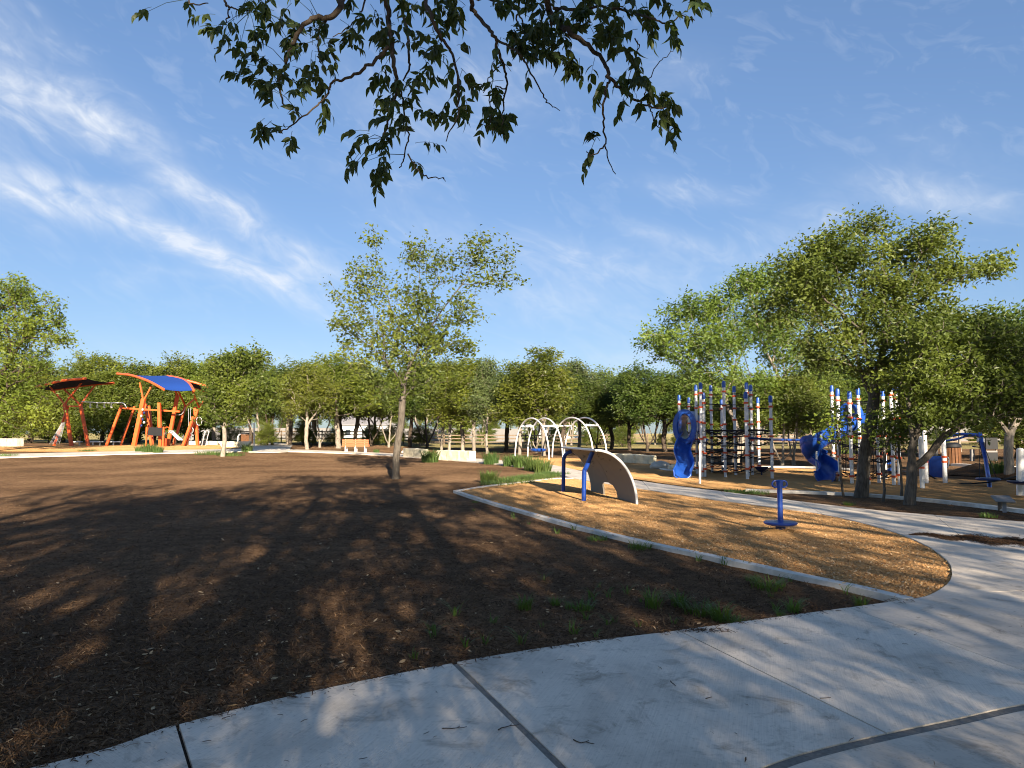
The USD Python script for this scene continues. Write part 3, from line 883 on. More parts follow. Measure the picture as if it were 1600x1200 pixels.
def make_tree(name, label, base, guides, blobs, n, nleaf, R, bark, leafm, seed, L=.13, W=.06, bf=.45, group=None, spread=.16, zmin=None, cat='tree', tipr=.006, maxcnt=5, power=.5):
    """guides and blobs in metres from the base"""
    P, par, ng = tree_skeleton(guides, blobs, n, seed, bf, zmin)
    tr, tw, r, cnt = branch_mesh(P, par, R, tipr, power)
    t = thing(name, label, cat, base, group)
    part(t, 'trunk', tr, bark, smooth=50, local=True)
    if tw:
        part(t, 'branches', tw, bark, smooth=60, local=True)
    tips = P[ng:][cnt[ng:] <= maxcnt]
    rs = np.random.RandomState(seed + 7)
    # twigs run out beyond the tips so that the outline is uneven
    q = par[ng:][cnt[ng:] <= maxcnt]
    dirs = tips - P[q]; dirs /= np.maximum(np.linalg.norm(dirs, axis=1, keepdims=True), 1e-6)
    c = np.vstack([tips, tips + dirs * .18 + rs.randn(*tips.shape) * .10, (tips + P[q]) / 2])
    per = max(1, int(nleaf / len(c)))
    part(t, 'crown', leaves(c, per, spread, L, W, seed + 1), leafm, local=True)
    return t


def px_tree(base_px, scale_Y=None):
    b = G(*base_px)
    k = b[1] / FPX

    def at(px, py, dy=0.0):
        q = AT(px, py, b[1] + dy)
        return q - b
    return b, k, at


# --- the slim tree in the middle of the mulch bed
b, k, at = px_tree((618, 748))
guides = [[at(618, 750), at(621, 700), at(628, 645), at(632, 600), at(641, 572), at(655, 542)],
          [at(655, 542), at(690, 485, -.3), at(722, 445, -.4), at(742, 405, -.4), at(760, 378, -.3)],
          [at(641, 572), at(622, 510, .3), at(600, 450, .4), at(588, 400, .3), at(583, 358, .2)],
          [at(632, 600), at(600, 560, -.6), at(560, 520, -.8)], [at(655, 542), at(655, 470, .5), at(655, 400, .6)],
          [at(722, 445, -.4), at(770, 440, -.2), at(810, 437, 0)]]
B = lambda px, py, rx, ry, dy=0, w=1.0, rd=1.2: (at(px, py, dy), (rx * k, rd, ry * k), w)
blobs = [B(583, 375, 13, 28, 0, 1.2, .4), B(575, 440, 34, 40, .2), B(545, 500, 30, 50), B(600, 500, 50, 45), B(590, 560, 58, 42), B(640, 580, 48, 30), B(655, 400, 28, 32, .4), B(650, 460, 36, 40),
         B(700, 420, 35, 35), B(745, 395, 36, 28), B(775, 435, 40, 18), B(812, 440, 15, 9, 0, 1.5, .4), B(720, 485, 45, 28), B(690, 535, 45, 28), B(725, 545, 18, 12), B(530, 440, 22, 9, 0, .9, .4), B(788, 400, 18, 20), B(600, 605, 55, 20, 0, .7), B(625, 540, 62, 52, 0, 1.2), B(665, 590, 45, 24), B(670, 510, 50, 50, 0, 1.0), B(640, 615, 30, 16, 0, .7)]
make_tree('shade_tree', 'slim open crowned tree standing alone in the middle of the mulch bed', b, guides, blobs, 720, 13500, .12, M['bark'], M['leaf_mid'], 21, L=.135, W=.07, spread=.12, power=.72)

# --- the trees on the right
b, k, at = px_tree((1345, 777))
guides = [[at(1345, 780), at(1350, 730), at(1357, 680), at(1366, 640), at(1368, 600)], [at(1366, 640), at(1340, 560, .4), at(1315, 490, .5), at(1290, 430, .3)], [at(1368, 600), at(1385, 520, -.3), at(1400, 440), at(1410, 380)],
          [at(1368, 600), at(1350, 520, .2), at(1350, 420, .4), at(1350, 350)], [at(1385, 520, -.3), at(1450, 460, .3), at(1510, 425), at(1570, 420)]]
blobs = [B(1360, 352, 30, 16, 0, 1.3, .6), B(1290, 385, 34, 26), B(1245, 425, 34, 34, .5, .9), B(1225, 480, 30, 40, .5, .8), B(1330, 410, 45, 32), B(1430, 385, 45, 30), B(1275, 450, 45, 40), B(1390, 450, 70, 40), B(1480, 420, 45, 26), B(1550, 415, 34, 14, 0, 1.2, .5), B(1335, 510, 75, 45), B(1440, 510, 65, 50),
         B(1390, 565, 80, 28), B(1295, 550, 40, 30)]
make_tree('shade_tree', 'tallest tree on the right with thick grey trunk before the spiral slide', b, guides, blobs, 700, 33000, .145, M['bark'], M['leaf_fresh'], 33, L=.105, W=.053, spread=.13, power=.62)
b, k, at = px_tree((1421, 788))
guides = [[at(1421, 790), at(1424, 750), at(1424, 715), at(1428, 690)], [at(1430, 735), at(1455, 705), at(1480, 680), at(1510, 660), at(1560, 655)], [at(1428, 690), at(1420, 630), at(1435, 570), at(1450, 520)], [at(1428, 690), at(1450, 620, .3), at(1500, 560)]]
blobs = [B(1455, 540, 55, 45), B(1425, 590, 45, 35), B(1465, 620, 60, 35), B(1530, 600, 60, 45), B(1540, 520, 45, 35), B(1590, 560, 45, 55), B(1420, 645, 25, 14), B(1490, 655, 60, 14), B(1580, 630, 45, 25)]
make_tree('shade_tree', 'forked dark tree on the right with one limb reaching out over the blue panel', b, guides, blobs, 620, 20000, .11, M['bark'], M['leaf_fresh'], 45, L=.10, W=.05, spread=.13)
b, k, at = px_tree((1148, 727))
guides = [[at(1148, 730), at(1155, 705), at(1170, 670), at(1190, 640), at(1220, 595), at(1248, 555), at(1270, 510), at(1285, 470)], [at(1160, 690), at(1140, 640, .5), at(1110, 590, .8), at(1075, 560, .5), at(1040, 545)], [at(1220, 595), at(1190, 530, -.5), at(1175, 470)],
          [at(1110, 590, .8), at(1080, 530, .3), at(1070, 490)]]
blobs = [B(1075, 490, 48, 22, 0, 1, 1.5), B(1030, 530, 34, 22, 0, 1, 1.5), B(1080, 545, 60, 34, 0, 1, 2), B(1175, 450, 45, 36, 0, 1, 1.8), B(1215, 440, 35, 25, 0, 1, 1.5), B(1190, 510, 60, 40, 0, 1, 2), B(1260, 470, 50, 50, 0, 1, 2), B(1260, 550, 70, 45, 0, 1, 2), B(1130, 600, 70, 34, 0, 1, 2), B(1210, 610, 55, 30, 0, .8, 2)]
make_tree('shade_tree', 'broad leaning tree with pale slanted trunk behind the first net climber', b, guides, blobs + [B(1130, 535, 55, 40, 0, 1, 2), B(1110, 480, 40, 25, 0, 1, 1.6)], 900, 34000, .19, M['bark_pale'], M['leaf_fresh'], 57, L=.16, W=.08, spread=.2, power=.66)
b, k, at = px_tree((1577, 747))
guides = [[at(1577, 750), at(1575, 710), at(1577, 680)], [at(1577, 680), at(1560, 655), at(1530, 620), at(1510, 590)], [at(1577, 680), at(1597, 650), at(1620, 610), at(1640, 560)], [at(1577, 680), at(1582, 620, .5), at(1575, 560)]]
blobs = [B(1575, 530, 60, 50, 0, 1, 1.6), B(1520, 580, 45, 40, 0, 1, 1.6), B(1620, 560, 60, 60, 0, 1, 1.6), B(1560, 610, 60, 30, 0, 1, 1.6), B(1660, 640, 40, 40), B(1500, 520, 40, 30)]
make_tree('shade_tree', 'pale barked tree with forked trunk at the right edge', b, guides, blobs, 620, 20000, .14, M['bark_pale'], M['leaf_fresh'], 69, L=.14, W=.07, spread=.17, power=.62)


# --- young thin stems in front of the second climber
def sapling(px, py, top, lean, label, seed, leafn=500, r=.028, bark='bark', group=None):
    b, k, at = px_tree((px, py))
    g = [[at(px, py + 1), at(px + lean * .3, py - (py - top) * .4), at(px + lean, top)]]
    h = (py - top)
    bl = [(at(px + lean, top + h * .1), (max(.3, 22 * k), .4, h * k * .16), 1.0), (at(px + lean * .7, top + h * .3), (max(.25, 15 * k), .35, h * k * .1), .6)]
    make_tree('sapling', label, b, g, bl, 60, leafn, r, M[bark], M['leaf_mid'], seed, L=.11, W=.055, spread=.12, group=group, maxcnt=3)


sapling(1318, 776, 640, -16, 'thin crooked sapling just left of the thick grey trunk', 81)
sapling(1380, 783, 650, 4, 'thin dark sapling stem between the two big right hand trees', 82)
sapling(1408, 779, 660, -6, 'slender dark stem close beside the forked tree', 83)

# --- tree on the left lawn, and the big one at the left edge
b, k, at = px_tree((348, 713))
guides = [[at(348, 714), at(351, 690), at(350, 668), at(355, 648)], [at(355, 648), at(340, 620), at(330, 590)], [at(355, 648), at(370, 610), at(385, 570)], [at(350, 668), at(395, 630), at(415, 605)]]
blobs = [B(356, 575, 32, 26, 0, 1, 1.6), B(388, 565, 34, 22, 0, 1, 1.5), B(341, 612, 27, 26, 0, 1, 1.6), B(375, 615, 45, 30, 0, 1, 1.8), B(415, 605, 24, 28, 0, 1, 1.2), B(350, 650, 40, 16, 0, .7, 1.4)]
make_tree('lawn_tree', 'small rounded tree with pale bent trunk at the edge of the left walk', b, guides, blobs, 520, 15000, .12, M['bark_pale'], M['leaf_mid'], 91, L=.17, W=.09, spread=.2, power=.68)
b, k, at = px_tree((-20, 706))
guides = [[at(-20, 708), at(-15, 660), at(-10, 610)], [at(-10, 610), at(30, 540), at(70, 490)], [at(-10, 610), at(-10, 540), at(0, 460)], [at(-10, 610), at(-60, 550), at(-90, 500)]]
blobs = [B(15, 460, 45, 30, 0, 1, 2), B(60, 490, 38, 32, 0, 1, 2), B(88, 528, 26, 12, 0, 1.2, 1), B(20, 530, 60, 45, 0, 1, 2.4), B(-50, 500, 60, 60, 0, 1, 2.4), B(40, 580, 50, 35, 0, 1, 2), B(-20, 620, 60, 40, 0, 1, 2), B(45, 640, 40, 34, 0, 1, 2)]
make_tree('lawn_tree', 'big dense tree cut by the left edge of the view', b, guides, blobs, 900, 24000, .28, M['bark_dark'], M['leaf_yel'], 93, L=.2, W=.1, spread=.22)

# --- the belt of trees behind the playgrounds: six growth forms, each set out many times
def proto_tree(form, seed, leafm, bark, name, label, loc, group, rot=0, scale=1):
    rs = np.random.RandomState(seed)
    H = 7.0
    if form == 'round':
        g = [[(0, 0, -.1), (.1, 0, 1.0), (.05, .1, 2.2), (.2, 0, 3.4)], [(.05, .1, 2.0), (-1.0, .4, 3.6), (-1.6, .6, 4.8)], [(.2, 0, 3.0), (1.2, -.4, 4.2), (1.7, -.6, 5.2)], [(.2, 0, 3.4), (.1, .6, 5.0), (.2, .6, 6.0)]]
        bl = [((0, 0, 5.7), (1.5, 1.5, 1.2), 1), ((-1.3, .4, 4.8), (1.3, 1.3, 1.1), 1), ((1.4, -.4, 4.9), (1.3, 1.3, 1.1), 1), ((0, .9, 4.0), (1.6, 1.4, 1.0), .9), ((.2, -1.1, 3.9), (1.7, 1.2, 1.1), .9), ((-1.2, -.6, 3.2), (1.0, 1.0, .7), .7), ((1.3, .7, 3.1), (1.0, 1.0, .7), .7)]
        n, nl, R = 520, 11000, .14
    elif form == 'tall':
        g = [[(0, 0, -.1), (.05, 0, 1.5), (-.05, .05, 3.2), (.1, 0, 5.0), (.05, 0, 6.6)], [(0, 0, 2.0), (.7, .2, 3.6), (.9, .3, 4.8)], [(0, .05, 2.6), (-.7, -.2, 4.0), (-.9, -.2, 5.2)]]
        bl = [((0, 0, 6.4), (.7, .7, .8), 1.2), ((.5, .1, 5.3), (.9, .9, .9), 1), ((-.6, 0, 4.9), (1.0, 1.0, .9), 1), ((.4, .4, 3.9), (1.2, 1.1, .9), .9), ((-.4, -.5, 3.3), (1.2, 1.1, .8), .8), ((.5, -.3, 2.6), (.9, .9, .5), .5)]
        n, nl, R = 420, 8000, .10
    elif form == 'stems':
        g = [[(0, 0, -.1), (.1, 0, 1.0), (.25, .1, 2.4), (.4, .1, 4.2), (.5, 0, 6.2)], [(0, 0, .3), (-.45, .1, 1.4), (-.8, .2, 3.0), (-.9, .2, 5.0)], [(0, 0, .4), (.4, -.3, 1.2), (1.0, -.5, 3.0), (1.3, -.6, 4.8)]]
        bl = [((.4, 0, 6.0), (1.0, 1.0, .9), 1.1), ((-.9, .2, 5.2), (1.1, 1.1, 1.0), 1), ((1.2, -.5, 5.0), (1.1, 1.1, 1.0), 1), ((.1, .2, 4.4), (1.6, 1.5, .9), .9), ((-.9, -.3, 3.5), (1.1, 1.1, .8), .8), ((1.2, .3, 3.4), (1.1, 1.1, .8), .8)]
        n, nl, R = 520, 10000, .10
    else:   # bushy down to the ground
        g = [[(0, 0, -.1), (.1, 0, .9), (.0, .1, 2.2), (.1, 0, 3.8), (0, 0, 5.6)], [(0, 0, .6), (-1.1, .3, 1.8), (-1.7, .4, 3.2)], [(0, 0, .7), (1.2, -.3, 1.9), (1.7, -.4, 3.4)], [(0, 0, .7), (.3, -1.2, 1.6), (.3, -1.6, 2.8)]]
        bl = [((0, 0, 5.7), (1.4, 1.4, 1.2), 1), ((-1.3, .2, 4.4), (1.4, 1.4, 1.2), 1), ((1.3, -.2, 4.5), (1.4, 1.4, 1.2), 1), ((0, -1.0, 3.6), (1.9, 1.3, 1.2), 1), ((-1.5, -.2, 2.5), (1.3, 1.4, 1.1), .9), ((1.5, -.2, 2.4), (1.3, 1.4, 1.1), .9), ((0, -1.1, 1.6), (1.9, 1.2, 1.0), .8), ((0, .9, 3.0), (1.8, 1.2, 1.4), .7)]
        n, nl, R = 620, 14000, .15
    P, par, ng = tree_skeleton(g, bl, n, seed, .4, .35)
    tr, tw, r, cnt = branch_mesh(P, par, R, .008, .62)
    t = thing(name, label, 'tree', loc, group, rot=rot or .001, scale=scale)
    part(t, 'trunk', tr, bark, smooth=50, local=True)
    if tw:
        part(t, 'branches', tw, bark, smooth=60, local=True)
    sel = cnt[ng:] <= 5
    tips = P[ng:][sel]; q = par[ng:][sel]
    d = tips - P[q]; d /= np.maximum(np.linalg.norm(d, axis=1, keepdims=True), 1e-6)
    c = np.vstack([tips, tips + d * .22 + rs.randn(*tips.shape) * .12, (tips + P[q]) / 2])
    part(t, 'crown', leaves(c, max(1, int(nl * 1.3 / len(c))), .16, .165, .085, seed + 1), leafm, local=True)
    return t


FORMS = [('bushy', M['leaf_yel'], M['bark_dark'], 'bushy yellow-green'), ('bushy', M['leaf_mid'], M['bark_dark'], 'bushy mid-green'), ('round', M['leaf_yel'], M['bark_pale'], 'round yellow-green'), ('round', M['leaf_dark'], M['bark_dark'], 'round dark green'),
         ('stems', M['leaf_mid'], M['bark_pale'], 'many-stemmed green'), ('tall', M['leaf_yel'], M['bark_pale'], 'slim upright light green'), ('tall', M['leaf_grey'], M['bark_pale'], 'slim grey-green'), ('stems', M['leaf_dark'], M['bark_dark'], 'many-stemmed dark')]
PROTO = {}
ZONES = [(-60, 60, 'at the far left behind the pale rocks'), (60, 185, 'behind the dark left canopy'), (185, 310, 'behind the blue canopy'), (310, 455, 'behind the pale plaza'), (455, 535, 'left of the wooden bench'), (535, 620, 'behind the wooden bench'),
         (620, 745, 'behind the middle limestone wall'), (745, 880, 'behind the left white arches'), (880, 1000, 'behind the right white arches'), (1000, 1100, 'behind the S shaped blue slide'), (1100, 1215, 'behind the first net climber'),
         (1215, 1310, 'between the two climbers'), (1310, 1440, 'behind the second climber'), (1440, 1540, 'behind the blue swing arm'), (1540, 1720, 'at the far right edge')]
ORD = ['leftmost', 'second from left', 'third from left', 'fourth from left', 'fifth from left', 'sixth from left', 'seventh from left', 'eighth from left', 'ninth from left', 'tenth from left', 'rightmost']
belt = [  # (px, base py, top py, form)
    (5, 692.7, 575, 0), (45, 692.5, 570, 1), (82, 692.7, 572, 0), (122, 692.5, 552, 1), (158, 692.6, 556, 0), (200, 692.6, 560, 1), (238, 692.2, 563, 0), (272, 692.8, 555, 1), (305, 692.6, 570, 0), (335, 692.8, 575, 2),
    (390, 695, 580, 3), (425, 696, 578, 7), (452, 696, 570, 3), (480, 702, 556, 2), (500, 699, 565, 4), (528, 700, 560, 2), (556, 698, 562, 3), (580, 697, 566, 7), (607, 699, 568, 4),
    (640, 699, 572, 3), (668, 700, 570, 7), (690, 705, 560, 4), (702, 706, 575, 5), (722, 706, 556, 2), (741, 708, 570, 5), (761, 709, 575, 6), (790, 706, 570, 3), (812, 711, 572, 5), (838, 708, 575, 4), (850, 712, 556, 5),
    (880, 703, 580, 3), (905, 701, 578, 6), (932, 702, 590, 7), (955, 703, 592, 3), (985, 704, 585, 3), (1012, 706, 572, 7), (1040, 706, 578, 3), (1068, 706, 572, 7), (1100, 707, 580, 3), (1130, 708, 590, 1), (1180, 710, 590, 4),
    (1222, 727, 590, 4), (1240, 726, 570, 4), (1275, 722, 600, 4), (1300, 716, 580, 1), (1345, 712, 570, 3), (1390, 710, 580, 1), (1432, 709, 590, 6), (1470, 707, 610, 4), (1500, 706, 600, 5), (1535, 712, 590, 7), (1590, 716, 570, 1), (1640, 720, 560, 1)]
back = []
rb = np.random.RandomState(5)
for i, px in enumerate(np.arange(-40, 1660, 44)):
    if 395 < px < 400:
        continue
    back.append((px + rb.uniform(-10, 10), 694.5 + rb.uniform(-1.0, 1.2) if px > 380 else 689.5 + rb.uniform(-.3, .3), 574 + rb.uniform(-6, 18), int(rb.choice([1, 3, 7, 2, 0] if px < 380 else [3, 7, 2, 4, 1]))))
items = sorted([(t, 'belt') for t in belt] + [(t, 'rear row of the belt') for t in back], key=lambda z: z[0][0])
seen = {}
for (px, py, top, form), row in items:
    zone = next(z for z in ZONES if z[0] <= max(-59, min(1719, px)) < z[1])[2]
    desc = FORMS[form][3]
    k = (zone, desc, row); seen.setdefault(k, []).append((px, py, top, form))
for (zone, desc, row), lst in seen.items():
    for i, (px, py, top, form) in enumerate(sorted(lst)):
        b = G(px, py)
        top = top + random.Random(int(px * 13)).uniform(-14, 12)
        h = (AT(px, top, b[1]) - b)[2]
        rowtext = 'front' if row == 'belt' else 'rear'
        label = f'{desc} {rowtext}-row tree {zone}' + (f', {ORD[i]}' if len(lst) > 1 else '')
        rot = random.Random(int(px * 7 + py)).uniform(0, 360)
        if form in (0, 1):
            rot = random.Random(int(px * 7 + py)).uniform(-50, 50)
        wide = random.Random(int(px * 3)).uniform(.95, 1.45)
        s = np.array([h / 7.0 * wide, h / 7.0 * wide, h / 7.0])
        if form in PROTO:
            thing('belt_tree', label, 'tree', b - [0, 0, .05], 'trees of the belt behind the playgrounds', rot=rot, scale=s, ref=PROTO[form])
        else:
            f, lm, bm, _ = FORMS[form]
            PROTO[form] = proto_tree(f, 200 + form * 3, lm, bm, 'belt_tree', label, b - [0, 0, .05], 'trees of the belt behind the playgrounds', rot=rot, scale=s)

# low bushes under the belt
for i in range(34):
    px = -30 + i * 50 + rb.uniform(-16, 16)
    b = G(px, rb.uniform(693.5, 697) if px > 390 else rb.uniform(690.0, 691.5))
    sc_ = rb.uniform(.22, .42)
    zone = next(z for z in ZONES if z[0] <= max(-59, min(1719, px)) < z[1])[2]
    k = (zone, 'bush'); seen.setdefault(k, []).append(px)
    thing('undergrowth_bush', f'low bush {zone}, {ORD[len(seen[k]) - 1]}', 'bush', b - [0, 0, .25], 'bushes under the tree belt', rot=rb.uniform(0, 360), scale=(sc_ * 1.5, sc_ * 1.5, sc_), ref=PROTO[int(rb.choice([1, 1, 0]))])

# far trees beyond the field
for i, px in enumerate(np.arange(330, 1700, 40)):
    Y = 135 + 25 * rb.rand()
    form = int(rb.choice([0, 1, 2, 3]))
    q = AT(px + rb.uniform(-15, 15), 690, Y)
    sc_ = rb.uniform(.8, 1.15)
    qx = 800 + FPX * q[0] / Y
    zone = next(z for z in ZONES if z[0] <= max(-59, min(1719, qx)) < z[1])[2]
    k = (zone, 'far'); seen.setdefault(k, []).append(px)
    thing('far_tree', f'far tree across the field {zone}, {ORD[len(seen[k]) - 1]}', 'tree', (q[0], Y, terrain(q[0], Y) - .05), 'trees across the field beyond the fence', rot=rb.uniform(0, 360), scale=(sc_, sc_, sc_), ref=PROTO[form])

# trees behind the camera: they throw the long shadows over the bed and the walk
def big_shade(seed, label, loc, leafn, group):
    g = [[(0, 0, -.1), (.1, .05, 1.4), (-.05, .1, 2.8), (.1, 0, 4.0)], [(0, .1, 2.6), (-1.4, .5, 4.2), (-2.6, .7, 5.6)], [(.1, 0, 3.4), (1.3, -.4, 5.0), (2.4, -.5, 6.4)], [(.1, 0, 4.0), (.2, .8, 6.0), (-.1, .9, 7.8)], [(0, .1, 2.8), (.6, 1.5, 4.4), (.9, 2.4, 5.6)]]
    bl = [((0, .6, 7.6), (1.8, 1.8, 1.2), 1), ((-2.2, .5, 5.9), (1.6, 1.6, 1.2), 1), ((2.2, -.3, 6.3), (1.6, 1.6, 1.2), 1), ((.8, 2.0, 5.6), (1.5, 1.5, 1.0), .9), ((-.4, -1.6, 5.4), (1.8, 1.5, 1.1), .9), ((-1.2, .4, 4.3), (1.3, 1.3, .8), .7), ((1.5, .3, 4.5), (1.3, 1.3, .8), .7)]
    P, par, ng = tree_skeleton(g, bl, 620, seed, .4)
    tr, tw, r, cnt = branch_mesh(P, par, .2, .008)
    t = thing('shadow_tree', label, 'tree', loc, group, rot=.001, scale=(1.2, 1.2, 1.2))
    part(t, 'trunk', tr, M['bark'], smooth=50, local=True)
    part(t, 'branches', tw, M['bark'], smooth=60, local=True)
    sel = cnt[ng:] <= 5
    tips = P[ng:][sel]
    c = np.vstack([tips, tips + np.random.RandomState(seed).randn(*tips.shape) * .2])
    part(t, 'crown', leaves(c, max(1, int(leafn / len(c))), .17, .15, .075, seed + 1), M['leaf_mid'], local=True)
    return t


GRP = 'trees behind the viewpoint'
LAB = 'leafy tree standing behind the viewpoint beside the walk'
S0 = big_shade(301, LAB, (.3, -6.4, 0), 9000, GRP)
S1 = big_shade(302, LAB, (-4.6, -9.5, 0), 4800, GRP)
for (x, y, rot, s, ref) in [(6.2, -9.5, 120, 1.2, S1), (11.0, -5.5, 200, 1.15, S1), (16.5, -4.0, 40, 1.2, S0), (22.0, -1.0, 300, 1.2, S0), (-10.5, -9.0, 80, 1.2, S1), (-1.0, -14.5, 250, 1.3, S0), (-16.5, -5.0, 10, 1.2, S1),
                            (3.6, -17.5, 30, 1.25, S0), (10.5, -18.0, 170, 1.2, S1), (15.0, 1.0, 30, .95, S0), (19.5, 4.5, 130, .9, S0), (16.0, -13.0, 260, 1.25, S1), (-7.5, -19.0, 140, 1.2, S1), (1.0, -5.2, 65, .55, S0), (3.4, -7.2, 300, .6, S0)]:
    thing('shadow_tree', LAB, 'tree', (x, y, 0), GRP, rot=rot, scale=(s, s, s), ref=ref)

# ------------------------------------------------------------------ the overhanging pecan
OV = thing('overhanging_pecan', 'pecan boughs with drooping dark leaves hanging into the top of the view', 'tree', (2.5, -5.2, 0))
OVB = [  # pixel polylines of the boughs, depth, thickness in pixels at start and end
    ([(560, -60), (545, -20), (535, 0), (530, 15), (510, 30), (495, 27), (475, 38), (465, 55), (455, 75), (446, 100), (436, 125), (437, 145), (445, 165)], 4.0, 13, 3),
    ([(510, 30), (500, 45), (497, 60), (499, 80), (503, 97), (495, 88)], 4.0, 5, 2),
    ([(598, -60), (602, -20), (604, 0), (607, 30), (611, 60), (614, 90), (619, 120), (621, 140), (612, 165), (607, 190), (598, 215)], 3.8, 12, 3),
    ([(607, 73), (592, 90), (572, 105), (555, 117), (535, 125), (518, 129), (510, 150), (490, 170), (462, 190), (438, 208)], 3.8, 7, 2),
    ([(620, 125), (628, 150), (633, 190), (637, 215), (632, 245), (624, 262)], 3.8, 4, 2),
    ([(637, 240), (655, 268), (672, 277), (690, 278), (696, 283)], 3.8, 3, 1.2),
    ([(618, -50), (625, 0), (635, 40), (638, 75), (639, 105), (630, 126)], 4.1, 8, 2.5),
    ([(655, -50), (665, 0), (675, 30), (690, 60), (705, 80), (713, 105), (717, 150), (716, 182), (705, 200), (697, 221)], 3.7, 8, 1.5),
    ([(735, -50), (737, 0), (740, 20), (760, 40), (773, 60), (780, 85), (790, 112), (791, 130), (787, 165), (784, 195)], 3.6, 9, 2),
    ([(773, 58), (795, 72), (815, 90), (830, 115), (848, 148), (860, 165), (875, 173)], 3.6, 5, 1.2),
    ([(791, 137), (775, 136), (765, 150), (768, 185), (760, 205)], 3.6, 3, 1.5),
    ([(780, 105), (765, 120), (755, 145)], 3.6, 3, 1.5),
    ([(848, -60), (855, 0), (862, 25), (876, 40), (897, 56), (930, 80), (945, 100), (955, 125), (975, 145), (1000, 160), (1022, 168), (1048, 168)], 3.5, 13, 2),
    ([(865, 13), (900, 14), (960, 12), (985, 18), (1015, 28), (1040, 36), (1065, 25), (1085, 32)], 3.5, 6, 1.8),
    ([(953, 122), (945, 145), (943, 185), (947, 222), (950, 248), (962, 272)], 3.5, 5, 1.5),
    ([(947, 224), (935, 238), (922, 243), (917, 236)], 3.5, 3, 1.5),
    ([(1005, 155), (1012, 130), (1030, 98), (1052, 80)], 3.5, 2.5, 1.2),
    ([(1015, 165), (1022, 190), (1035, 205)], 3.5, 2.5, 1.5),
    ([(862, 22), (862, 60), (862, 108)], 3.6, 5, 2),
    ([(992, 60), (998, 75), (990, 95), (980, 130)], 3.5, 2.5, 1.3),
    ([(340, -40), (350, 0), (357, 10), (372, 15), (390, 19)], 4.3, 5, 2), ([(357, 10), (356, 30), (346, 44), (335, 55)], 4.3, 3, 1.5),
    ([(260, -30), (285, -8), (300, 6), (325, 5)], 4.4, 4, 2), ([(575, -30), (568, 10), (560, 22), (545, 42), (520, 58)], 4.1, 4, 1.5),
    ([(700, -60), (715, -20), (740, -5), (790, 5), (815, 30), (812, 60), (800, 90)], 3.9, 5, 2), ([(805, -40), (810, 0), (808, 30), (820, 55)], 3.9, 5, 2),
]
rs = np.random.RandomState(77)
limb_starts = []
leaf_sites = []                                     # (point, direction of the twig)
for pl, Y, w0, w1 in OVB:
    p3 = np.array([AT(px, py, Y + .12 * math.sin(px * .05 + i)) for i, (px, py) in enumerate(pl)])
    c = curve(p3, 5 * len(p3))
    c[1:-1] += rs.randn(len(c) - 2, 3) * .004
    r = np.linspace(w0, w1, len(c)) * .5 * Y / FPX * .9
    part(OV, 'bough' if w0 > 6 else 'twig', tube(c, r, 8 if w0 > 6 else 5), M['bark_dark'], smooth=60)
    if pl[0][1] < -10:
        limb_starts.append((c[0], r[0]))
    ll = np.linalg.norm(np.diff(c, axis=0), axis=1).cumsum()
    for j in range(len(c)):
        f = j / (len(c) - 1)
        leaf_sites.append((c[j], Y, f, w0, w1, pl))
# limbs carry the boughs back to the trunk behind the viewpoint
hub = np.array([1.6, -1.2, 5.6])
part(OV, 'trunk', tube(curve([(2.5, -5.2, -.1), (2.45, -5.1, 1.2), (2.5, -4.9, 2.6), (2.3, -4.4, 3.8)], 16), np.linspace(.24, .17, 16), 12), M['bark'], smooth=50)
part(OV, 'limb', tube(curve([(2.3, -4.4, 3.7), (2.1, -3.2, 4.8), hub, (.9, 1.2, 5.9), (.2, 3.4, 5.7)], 24), np.linspace(.15, .05, 25)[:len(curve([(2.3, -4.4, 3.7), (2.1, -3.2, 4.8), hub, (.9, 1.2, 5.9), (.2, 3.4, 5.7)], 24))], 10), M['bark'], smooth=50)
for q, r in limb_starts:
    a = np.array([.2 + .35 * (q[0] - .2), 3.0, 5.6]) if True else hub
    part(OV, 'bough', tube(curve([(.55 + .15 * q[0], 2.2, 5.75), (a + q) / 2 + [0, 0, .25], q], 10), np.linspace(r * 1.6, r, len(curve([(0, 0, 0), (1, 0, 0), (2, 0, 0)], 10))), 8), M['bark_dark'], smooth=60)
# upper crown, mostly above the frame, gives the near shade
P, par, ng = tree_skeleton([[(2.3, -4.4, 3.8), (2.1, -3.0, 5.0), (1.9, -2.0, 6.5), (1.8, -1.6, 8.0)], [(2.1, -3.0, 5.0), (0.2, -1.8, 6.2), (-1.0, -.8, 6.8)], [(2.1, -3.0, 5.0), (4.2, -2.0, 6.4), (5.2, -1.4, 7.0)]],
                           [((1.8, -1.6, 8.2), (1.9, 1.7, 1.0), 1), ((-.6, -1.0, 7.0), (1.5, 1.4, .8), .8), ((4.6, -1.6, 7.2), (1.5, 1.4, .9), .8), ((1.2, .3, 7.0), (1.6, 1.2, .7), .7)], 330, 401, .4)
tr, tw, r, cnt = branch_mesh(P, par, .11, .007, trunk_flare=False)
part(OV, 'upper_branches', join([tr, tw]), M['bark'], smooth=60)
part(OV, 'upper_crown', leaves(P[ng:], 16, .18, .12, .055, 402), M['leaf_over'], kind='stuff')


